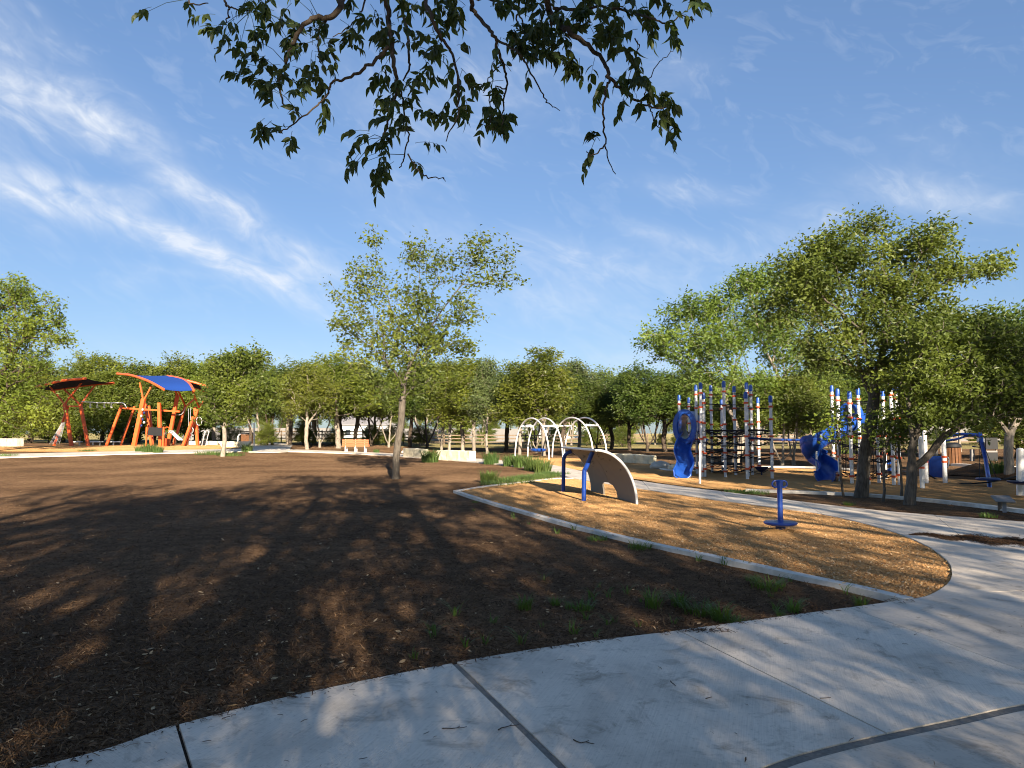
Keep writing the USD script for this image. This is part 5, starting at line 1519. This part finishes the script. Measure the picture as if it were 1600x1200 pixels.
# spiral slide
T = thing('spiral_slide', 'dark blue spiral slide curling down left of the second climber', 'slide', G(1285, 753))
sp = [AT(1347, 651, 25.2), AT(1333, 653.5, 25.0), AT(1320, 662, 24.9), AT(1308, 673, 24.7), AT(1293, 681, 24.4), AT(1275, 690, 24.0), AT(1266, 699, 24.4), AT(1272, 711, 24.7), AT(1285, 720, 24.2), AT(1297, 731, 23.6), AT(1293, 741, 23.1), AT(1289, 747, 22.7)]
sp[-1][2] = .24
path = curve(sp, 66)
part(T, 'trough', sweep(trough(.62, .30), path), M['blue'], smooth=40)
t_ = np.gradient(path, axis=0); t_ /= np.linalg.norm(t_, axis=1, keepdims=True)
sd = np.cross(t_, [0, 0, 1.0]); sd /= np.linalg.norm(sd, axis=1, keepdims=True)
for s in (-1, 1):
    part(T, 'side_rail', tube(path + sd * s * .31 + [0, 0, .10], .03, 8), M['blue'], smooth=60)
part(T, 'high_side', sweep([(-.02, 0), (.02, 0), (.02, .20), (-.02, .20)], path[14:46] - sd[14:46] * .31 + [0, 0, .05]), M['blue'], smooth=40)
hood_tunnel(T, AT(1331, 652, 25.2), (-1, -.75, -.1), .26, .42, .45)
for i in (30, 44):
    part(T, 'support_leg', tube([path[i] - [0, 0, .25], [path[i][0], path[i][1], -.1]], .035, 8), M['galv'])

# ------------------------------------------------------------------ obstacle course at the far right
T = thing('obstacle_course', 'low course of short white posts with a bright blue panel and rope', 'play frame', G(1462, 757))
for px, by, ty in ((1441.5, 763.5, 686), (1447.5, 756, 672.5), (1477, 755.5, 673.5)):
    b = G(px, by); top = AT(px, ty, b[1])[2]
    p = part(T, 'post', tube([b - [0, 0, .1], [b[0], b[1], top]], .062, 14), M['white'], smooth=60)
    part(p, 'domed_cap', lathe([(.062, 0), (.058, .03), (.04, .05), (0, .06)], (b[0], b[1], top), 14), M['white'], smooth=60)
    for h in (.95, 1.15):
        part(p, 'collar', lathe([(.058, -.03), (.075, -.03), (.075, .03), (.058, .03)], (b[0], b[1], h * top / 2.2), 14), M['collar'])
b0, b1 = AT(1452, 732.5, 24.4), AT(1476.5, 732.5, 24.0)
part(T, 'blue_panel', join([beam(b0 + [0, 0, 0], b1 + [0, 0, 0], .04, .86)]), M['blue'])
part(T, 'crash_mat', box((b0 + b1) / 2 + [-.02, .0, -.52], (.62, .8, .08), 0, .02), M['rope'])
part(T, 'handrail', tube(curve([AT(1478, 716, 23.9), AT(1481.5, 715, 23.8), AT(1482.5, 722, 23.8), AT(1481, 730, 23.8), AT(1478, 731, 23.9)], 16), .02, 6), M['steel'])
q0, q1 = AT(1445, 738, 23.4), AT(1486, 754, 22.4)
part(T, 'rope', tube(curve([q0, (q0 + q1) / 2 + [0, 0, -.08], q1, G(1520, 762) + [0, 0, .12], G(1555, 760) + [0, 0, .15], AT(1590, 744, 21.0)], 30), .022, 6), M['rope'])
T = thing('swing_arm', 'blue arched swing arm on a slanted leg beside the white posts', 'swing frame', G(1546, 763))
bb = G(1547.5, 764)
a0 = AT(1478, 682, 24.0)
part(T, 'upper_arm', tube(curve([a0, AT(1500, 678.5, 23.6), AT(1530, 679.5, 23.0)], 14), .05, 8), M['blue_post'], smooth=60)
part(T, 'lower_arm', tube(curve([AT(1470, 690, 24.2), AT(1495, 686, 23.7), AT(1512, 681, 23.4), AT(1530, 680.5, 23.0)], 14), .035, 8), M['blue_post'], smooth=60)
part(T, 'leg', tube([AT(1531, 677, 23.0), AT(1540, 718, 22.5), bb - [0, 0, .1]], .06, 10), M['blue_post'], smooth=60)
part(T, 'brace', tube([AT(1519, 697.5, 23), AT(1541, 700, 22.8)], .02, 6), M['navy'])
for px in (1530, 1534.5):
    part(T, 'bearing', lathe([(0, -.08), (.07, -.08), (.07, .06), (0, .06)], AT(px, 687, 22.95), 10), M['white'])
T = thing('disc_swing', 'dark round swing seat low over the wood chips at the foot of the blue arm', 'swing', G(1548, 761))
q = G(1548, 762) + [0, .1, .20]
part(T, 'seat', lathe([(0, 0), (.28, .0), (.31, .03), (.28, .07), (0, .07)], q, 20), M['navy'], smooth=40)
for s in (-1, 1):
    part(T, 'chain', tube([q + [s * .24, 0, .06], AT(1530 if s < 0 else 1534.5, 688, 22.95)], .010, 5), M['rope'])
T = thing('white_post', 'thick white post with a dark tray cut by the right edge', 'post', G(1594, 775))
b = G(1594, 775)
p = part(T, 'shaft', tube([b - [0, 0, .1], AT(1594, 704, b[1])], .085, 16), M['white'], smooth=60)
part(T, 'domed_cap', lathe([(.085, 0), (.08, .03), (.05, .06), (0, .07)], AT(1594, 704, b[1]), 16), M['white'], smooth=60)
part(T, 'tray', lathe([(0, 0), (.2, .0), (.34, .05), (.36, .08), (.3, .08), (.18, .03), (0, .03)], AT(1600, 757, b[1] - .3), 20), M['navy'], smooth=40)
b = G(1567, 799)
T = thing('step_pod', 'low tilted grey plate on two short legs at the edge of the shaded mulch', 'step', b)
part(T, 'plate', box(AT(1567, 779.5, b[1]), (.34, .36, .035), -18, .01, tilt=np.array([[1, 0, 0], [0, math.cos(.25), -math.sin(.25)], [0, math.sin(.25), math.cos(.25)]])), M['grey_plate'])
part(T, 'leg', beam(AT(1562, 781, b[1] + .08), G(1562, 796) - [0, 0, .1], .07, .05), M['grey_plate'])
part(T, 'leg', beam(AT(1569, 781, b[1] - .02), G(1569.5, 800) - [0, 0, .1], .07, .05), M['grey_plate'])

# things at the back on the right
b = G(1488, 727)
T = thing('litter_bin', 'round rust brown slatted bin with black lid behind the blue panel', 'bin', b)
for k in range(16):
    a = 2 * math.pi * k / 16
    part(T, 'slat', box(b + [.34 * math.cos(a), .34 * math.sin(a), .42], (.03, .11, .74), math.degrees(a), .008), M['brown'])
part(T, 'liner', lathe([(0, .04), (.31, .04), (.31, .80), (0, .80)], b, 20), M['black'])
part(T, 'lid', lathe([(.38, .80), (.40, .84), (.36, .95), (.2, 1.02), (0, 1.03)], b, 20), M['black'], smooth=40)
b = G(1549, 721)
T = thing('notice_board', 'tall black notice board on posts behind the swing arm', 'sign', b)
part(T, 'upper_board', box(AT(1549, 693, b[1]), (.62, .08, .60), 0, .01), M['black'])
part(T, 'lower_board', box(AT(1549, 713.5, b[1]), (.64, .06, .42), 0, .01), M['black'])
for px in (1540.5, 1557):
    part(T, 'post', beam(AT(px, 684, b[1] + .06), G(px, 721) + [0, .06, -.1], .07, .07), M['fence'])
part(T, 'rail', beam(AT(1540, 705.5, b[1]), AT(1558, 705.5, b[1]), .05, .08), M['pale_wall'])
for i, (px, by, ty, w) in enumerate(((1519, 720, 702, .16), (1463, 740, 700, .08))):
    b = G(px, by)
    solo('timber_post', beam(b - [0, 0, .1], AT(px, ty, b[1]), w, w), M['pale_wall'], ['pale square post standing in the grass left of the notice board', 'thin pale post behind the blue panel'][i], 'post')
bank = Polygon(GP((1480, 741), (1540, 744), (1600, 749), (1680, 755), (1680, 744), (1600, 738), (1540, 735), (1490, 733)))
solo('mulch_bank', drape(bank, lambda x, y: terrain(x, y) + .02 + .28 * np.clip(shapely.distance(bank.boundary, shapely.points(np.column_stack([x, y]))) / .7, 0, 1) * (.7 + .6 * fbm2(x, y, 2, 2, 8)), least=.15), M['mulch'], kind='structure')
b0, b1 = G(1490, 727.5), G(1590, 733)
solo('concrete_edging', drape(LineString([b0[:2], ((b0 + b1) / 2)[:2], b1[:2]]).buffer(.16, cap_style=2), lambda x, y: terrain(x, y) + .10, skirt=.2), M['kerb'], kind='structure')

# ------------------------------------------------------------------ orange climbing frame with canopies, far left
FY = 58.0


def L3(px, py, dy=0.0):
    return AT(px, py, FY + dy)


def gr(px, dy=0.0):
    q = AT(px, 690, FY + dy)
    q[2] = terrain(q[0], q[1]) - .1
    return q


def orange(parent, name, a, b, w=.16, label=None):
    part(parent, name, beam(a, b, w * .84, w * .84), M['orange'], label)


def canopy(label, edge0, edge1, top, loc, beams=True):
    """cloth between two curved end beams"""
    t = thing('shade_canopy', label, 'canopy', loc)
    e0, e1 = curve(edge0, 16), curve(edge1, 16)
    n = min(len(e0), len(e1)); m = 11
    s = np.linspace(0, 1, m)[None, :, None]
    gsurf = e0[:n, None] * (1 - s) + e1[:n, None] * s
    gsurf[..., 2] += -.12 * np.sin(np.pi * s[..., 0]) * .8
    v = gsurf.reshape(-1, 3)
    i, j = np.meshgrid(np.arange(n - 1), np.arange(m - 1), indexing='ij')
    a = (i * m + j).ravel()
    f = np.vstack([np.stack([a, a + 1, a + m + 1], 1), np.stack([a, a + m + 1, a + m], 1)])
    N = len(v)
    part(t, 'cloth', (np.vstack([v, v - [0, 0, .02]]), np.vstack([f, f[:, ::-1] + N])), M[top], smooth=60)
    for e in (e0, e1):
        part(t, 'end_beam', tube(e - [0, 0, .02], .10, 8), M['orange'], smooth=60)
    return t


FRAME = thing('orange_climbing_frame', 'big orange climbing frame of slanted posts under the blue canopy', 'climbing frame', gr(240))
for nm, a, b, w in [('post', gr(165.5), L3(190.5, 633), .20), ('post', gr(188, 2.5), L3(210.5, 635, 2.5), .17), ('main_post', gr(209), L3(224.5, 623), .34), ('post', gr(237.5, 1.5), L3(227, 631, 1.5), .20), ('post', gr(240, 3), L3(233, 634, 3), .18),
                    ('main_post', gr(251, -1), L3(248.5, 629.5, -1), .26), ('main_post', gr(262, 1), L3(277.5, 617, 1), .28), ('post', gr(270, 3), L3(290, 634, 3), .20), ('post', gr(285, -.5), L3(302, 651, -.5), .20), ('post', gr(289, .3), L3(309, 640, .3), .20), ('main_post', gr(309, 1), L3(305, 636, 1), .26)]:
    orange(FRAME, nm, a, b, w)
for a, b in [(L3(224, 625), L3(218.5, 598)), (L3(225, 625), L3(237, 603)), (L3(290, 635, 3), L3(277, 608, 2)), (L3(290, 635, 3), L3(304, 623, 2)), (L3(311, 637, 1), L3(300, 608, 0)), (L3(277.5, 618, 1), L3(268, 600, 0)), (L3(311, 636, 1), L3(318, 627, 1))]:
    orange(FRAME, 'brace', a, b, .12)
orange(FRAME, 'top_beam', L3(188, 637.5), L3(281, 643, 0), .16)
orange(FRAME, 'panel_post', gr(228, -2), L3(229.5, 667, -2), .12)
orange(FRAME, 'panel_post', gr(255, -2), L3(256, 667, -2), .12)
part(FRAME, 'climb_panel', beam(L3(231.5, 674, -2), L3(254, 674.5, -2), .06, .66), M['black'])
orange(FRAME, 'step_box', gr(257, -1.6), gr(257, -1.6) + [0, 0, .75], .30)
for k in range(4):
    part(FRAME, 'ladder_rail', tube([L3(263 + k * 2.0, 672.5, -1 + k * .3), L3(279 + k * 2.2, 688, -1 + k * .3)], .03, 6), M['steel'])
for k in range(2):
    part(FRAME, 'ladder_rail', tube([L3(263, 673 + k * 3, -1), L3(272, 673 + k * 3, .2)], .03, 6), M['steel'])
part(FRAME, 'hand_loop', tube(curve([L3(258, 669, -1.8), L3(259, 667.5, -1.8), L3(264, 668, -1.8), L3(264, 673, -1.8)], 12), .03, 6), M['orange'])
for px in (315, 321):
    part(FRAME, 'grab_hoop', tube(curve([gr(px, .5), L3(px + 4, 680, .5), L3(px + 5.5, 675, .5), L3(px + 3, 673, .5), L3(px - 1, 674, .5)], 16), .035, 6), M['steel'])
a = np.linspace(0, 2 * np.pi, 15)
part(FRAME, 'ring', tube([L3(311 + 4.5 * math.cos(x), 658 + 6.5 * math.sin(x), .4) for x in a], .03, 6), M['steel'])
part(FRAME, 'ring', tube([L3(298 + 4 * math.cos(x), 672 + 5 * math.sin(x), 0) for x in a], .025, 6), M['steel'])
for px in (294, 297.5):
    part(FRAME, 'hanging_rope', tube([L3(px, 638, 1), L3(px + 1, 690, .6)], .018, 5), M['steel'])
part(FRAME, 'trapeze_bar', tube(curve([L3(290, 636, 2), L3(284, 647, 2), L3(272, 648.5, 2)], 10), .03, 6), M['steel'])
for k in range(6):
    part(FRAME, 'hand_grip', lathe([(0, -.11), (.07, -.09), (.1, 0), (.07, .09), (0, .11)], L3(223 + 2.5 * math.sin(k * 2.1), 640 + k * 5, -.3), 8), M['navy'] if k % 2 else M['steel'], smooth=60)
BARS = thing('overhead_ladder', 'pale overhead ladder with hanging grips between the two canopies', 'monkey bars', gr(160))
for dy in (0, 1.3):
    part(BARS, 'rail', tube(curve([L3(128, 627.5, dy), L3(150, 629, dy), L3(175, 629.5, dy), L3(190, 629.5, dy), L3(195, 632, dy), L3(198, 638, dy)], 24), .045, 8), M['white'], smooth=60)
for px in (141, 152, 163, 174):
    part(BARS, 'rung', tube([L3(px, 629.3, 0), L3(px, 629.3, 1.3)], .03, 6), M['white'])
    part(BARS, 'grip', join([tube([L3(px, 630, .6), L3(px - 1.2, 637, .6)], .025, 5), tube([L3(px, 630, .6), L3(px + 1.2, 637, .6)], .025, 5), tube([L3(px - 1.4, 637, .6), L3(px + 1.4, 637, .6)], .03, 5)]), M['white'])
LEFT = thing('orange_swing_frame', 'orange slanted frame at the left under the dark canopy', 'climbing frame', gr(120))
for nm, a, b, w in [('post', gr(112.5), L3(101, 630), .26), ('post', gr(138.5, .6), L3(125.5, 631, .6), .24), ('post', gr(84, 2), L3(106, 636, .6), .18)]:
    orange(LEFT, nm, a, b, w)
for a, b in [(L3(101, 631), L3(128, 597)), (L3(99, 629), L3(78, 604)), (L3(125, 632, .6), L3(99, 607, 1)), (L3(127, 631, .6), L3(149, 601, .8))]:
    orange(LEFT, 'brace', a, b, .13)
orange(LEFT, 'cross_beam', L3(95, 634.5), L3(128, 635, .6), .14)
ms = []
for k in range(7):
    ms.append(tube([L3(97 + k * .8, 660, .8), L3(77 + k * 2.6, 694 - (k % 2), .2 + k * .2)], .022, 4))
for k in range(6):
    f = .15 + k * .15
    ms.append(tube([L3(97 - 20 * f, 660 + 34 * f, .8 - .6 * f), L3(102 - 10 * f, 660 + 34 * f, .8 + .6 * f)], .022, 4))
part(LEFT, 'rope_net', join(ms), M['steel'])
canopy('dark arched canopy at the left on orange beams', [L3(56, 603.5, -.5), L3(72, 600, -1.2), L3(100, 594, -1.8), L3(134, 591, -2.2)], [L3(80, 609.5, 2.5), L3(110, 605, 2.4), L3(145, 600.5, 2.2), L3(178, 598, 2)], 'canopy_dark', gr(115))
canopy('bright blue arched canopy on curved orange beams', [L3(183, 583.5, 3.0), L3(205, 586, 1.2), L3(232, 595, -1.2), L3(256, 608, -2.8)], [L3(262, 587, 4.2), L3(284, 591.5, 2), L3(296, 599, -1), L3(303, 609.5, -2.8)], 'canopy_blue', gr(243))
canopy('dark rear canopy edge showing right of the blue one', [L3(292, 594, 2.2), L3(310, 599, 2.4), L3(325, 604.5, 2.6), L3(340, 611, 2.8)], [L3(296, 603, 4.5), L3(306, 606, 4.7), L3(316, 609, 5), L3(324, 612, 5.2)], 'canopy_dark', gr(315, 3))
for px, w, lab in ((119, .9, 'low pale step block between the left orange posts'), (151, .9, 'low pale step block right of the left orange frame'), (183, .9, 'low pale step block behind the long slanted post')):
    b = gr(px, 3)
    t = thing('step_block', lab, 'step', b)
    part(t, 'deck', box(b + [0, 0, .42], (w, .5, .10), 0, .02), M['white'])
    part(t, 'leg', box(b + [-.3, 0, .2], (.08, .08, .4)), M['steel']); part(t, 'leg', box(b + [.3, 0, .2], (.08, .08, .4)), M['steel'])
b = G(397, 700)
T = thing('lamp_pole', 'thin grey pole beside the plaza', 'pole', b)
part(T, 'shaft', tube([b - [0, 0, .1], AT(397, 661, b[1])], .05, 10), M['steel'])
part(T, 'bracket', beam(AT(397, 662, b[1]), AT(386, 664, b[1] + .3), .05, .05), M['steel'])
b = G(379, 694)
T = thing('drinking_fountain', 'orange brown counter with dark top beyond the yellow wall', 'counter', b)
part(T, 'body', box(b + [.4, 0, .45], (.95, .6, .95), 0, .02), M['brown']); part(T, 'top', box(b + [.4, 0, 1.02], (1.1, .7, .10), 0, .02), M['black'])
part(T, 'hoop', tube(curve([b + [-.45, 0, -.1], b + [-.45, 0, .7], b + [-.2, 0, .95], b + [.0, 0, .7], b + [.0, 0, -.1]], 16), .05, 8), M['white'])

# ------------------------------------------------------------------ grass clumps and weeds
def clump_mesh(n, h, w, r, seed, droop=.6):
    rs = np.random.RandomState(seed)
    ms_v, ms_f, o = [], [], 0
    for _ in range(n):
        a = rs.rand() * 2 * np.pi; base = np.array([math.cos(a), math.sin(a), 0]) * r * rs.rand() ** .6
        b = a + rs.randn() * .7; d = np.array([math.cos(b), math.sin(b), 0])
        H = h * rs.uniform(.55, 1.15); reach = H * rs.uniform(.25, 1.0) * droop
        t = np.linspace(0, 1, 5)
        c = base + d * (reach * t ** 1.8)[:, None] + np.array([0, 0, 1]) * (H * (t - .42 * droop * t ** 3))[:, None]
        s = np.cross(d, [0, 0, 1]); ww = w * rs.uniform(.7, 1.2) * np.array([.7, 1, .85, .5])
        v = np.vstack([c[:4] + s * ww[:, None] / 2, c[:4] - s * ww[:, None] / 2, c[4:]])
        f = [[i, i + 1, i + 5] for i in range(3)] + [[i, i + 5, i + 4] for i in range(3)] + [[3, 8, 7]]
        ms_v.append(v); ms_f.append(np.array(f) + o); o += 9
    return np.vstack(ms_v), np.vstack(ms_f)


CP = {}


def clump(px, py, kind, s, label, group=None):
    b = G(px, py)
    z = z_mulch(np.array([b[0]]), np.array([b[1]]))[0]
    loc = (b[0], b[1], z - .01)
    rot = (px * 37 + py * 11) % 360
    if kind in CP:
        return thing('grass_clump', label, 'grass clump', loc, group, rot=rot, scale=(s, s, s), ref=CP[kind])
    spec = {'low': (110, .17, .009, .16, .95), 'tuft': (60, .24, .010, .08, .8), 'weed': (9, .16, .009, .03, .9), 'tall': (300, .85, .028, .42, .55), 'mat': (330, .30, .016, .75, .8)}[kind]
    t = thing('grass_clump', label, 'grass clump', loc, group, rot=rot, scale=(s, s, s))
    part(t, 'blades', clump_mesh(spec[0], spec[1], spec[2], spec[3], len(CP) + 50, spec[4]), M['grass_dark' if kind in ('tall', 'mat') else 'grass'], local=True)
    CP[kind] = t
    return t


clump(672, 722, 'tall', 1.05, 'tall dark green clump in the gap between the two cream walls')
clump(767, 725, 'tall', .95, 'tall green clump right of the long cream wall')
for i, (px, py, s) in enumerate([(798, 728, .85), (815, 730, .9), (833, 735, .9), (848, 738, .8)]):
    clump(px, py, 'tall', s, ['green clump at the left end of the planted row by the walk', 'second clump of the planted row by the walk', 'third clump of the planted row by the walk', 'last clump of the planted row where the walk emerges'][i])
clump(764, 754, 'tall', .62, 'spiky green clump alone near the back corner of the kerb')
for i, (px, py) in enumerate(sorted([(790, 752), (805, 750), (820, 748), (833, 746), (846, 744), (858, 742), (868, 742), (812, 755), (838, 750), (852, 747), (775, 758)])):
    clump(px, py, 'mat', .75, f'low grass patch of the strip behind the back kerb, {ORD[i]}', 'low grass patches behind the back kerb')
near = [(1203, 917, 'low', 1.15, 'bright grass clump against the kerb before the spinner'), (1178, 905, 'low', .6, 'small grass tuft left of the bright clump at the kerb'), (1240, 952, 'tuft', .8, 'loose weeds beside the slab edge below the bright clump'), (1220, 962, 'tuft', .5, 'little weed hanging over the slab edge'),
        (1020, 948, 'tuft', 1.0, 'upright grass tuft at the left end of the shaded row'), (1062, 945, 'tuft', .9, 'second grass tuft of the shaded row'), (1095, 955, 'low', 1.0, 'spreading grass in the middle of the shaded row'), (1125, 966, 'tuft', 1.0, 'grass tuft bending towards the slab in the shaded row'), (1150, 970, 'low', .75, 'grass at the right end of the shaded row by the slab'),
        (905, 950, 'low', .8, 'dark green tuft alone in the shaded bed'), (868, 945, 'tuft', .55, 'slim weed left of the dark green tuft'), (820, 952, 'tuft', .85, 'upright thin grass in the shaded bed'), (712, 960, 'weed', 1.5, 'stray blades far left in the shaded bed'), (676, 985, 'weed', 1.2, 'two thin stray blades nearest the wide joint'), (815, 1005, 'weed', 1.3, 'small weed close to the slab edge'),
        (932, 843, 'low', .75, 'pale grass tuft below the middle of the left kerb'), (1000, 856, 'low', 1.0, 'green clump touching the left kerb midway'), (870, 833, 'weed', 1.2, 'tiny weed below the left kerb'), (742, 785, 'low', .5, 'small pale weed at the kerb corner'), (925, 935, 'weed', 1.4, 'dry yellowish weed in the shaded bed'), (1345, 944, 'tuft', .7, 'small tuft in the narrow tip of the bed'), (980, 925, 'weed', 1.2, 'few blades between tuft and kerb'), (850, 905, 'weed', 1.0, 'single weed in the dappled bed'),
        (1150, 770, 'mat', .55, 'green patch where the shaded mulch wedge begins'), (1180, 771, 'mat', .5, 'grass at the kerb end before the first climber'), (1328, 789, 'low', .8, 'small grass tuft at the foot of the thick trunk'), (1545, 808, 'low', .9, 'dim tuft below the tilted grey plate')]
for px, py, k, s, lab in near:
    clump(px, py, k, s, lab)
rw = np.random.RandomState(404)
for i in range(34):
    if i < 14:
        t_ = rw.rand(); px, py = 730 + t_ * 600, 786 + t_ * 132 + rw.uniform(3, 12)
    else:
        px, py = rw.uniform(640, 1230), 0
        py = np.interp(px, [640, 710, 890, 1060, 1200, 1320], [1052, 1034, 1004, 984, 964, 948]) - abs(rw.randn()) * 32 - 4
    clump(px, py, 'weed', rw.uniform(.6, 1.3), 'sparse little weeds scattered along the kerb and slab edges of the dark bed', 'sparse weeds in the dark bed')
for px, py, k, s, lab in [(232, 707, 'tall', .9, 'dark shrubby clump before the orange frame'), (218, 706, 'tall', .6, 'smaller dark clump left of the shrubby one'), (247, 708, 'tall', .7, 'dark clump right of the shrubby one'), (137, 705, 'mat', .8, 'flat green patch before the left frame'), (330, 710, 'mat', 1.3, 'grass left of the small lawn tree'), (360, 712, 'mat', 1.1, 'grass right of the small lawn tree'),
                          (386, 706, 'tall', .8, 'dark clump beside the thin grey pole'), (8, 713, 'mat', .9, 'dark clump on the left walk edge'), (588, 708, 'tall', .5, 'little grey-green clump right of the bench'), (1560, 745, 'tall', .9, 'dark leafy clump left of the forked pale trunk'), (440, 693, 'mat', 1.0, 'green patch behind the plaza')]:
    clump(px, py, k, s, lab)
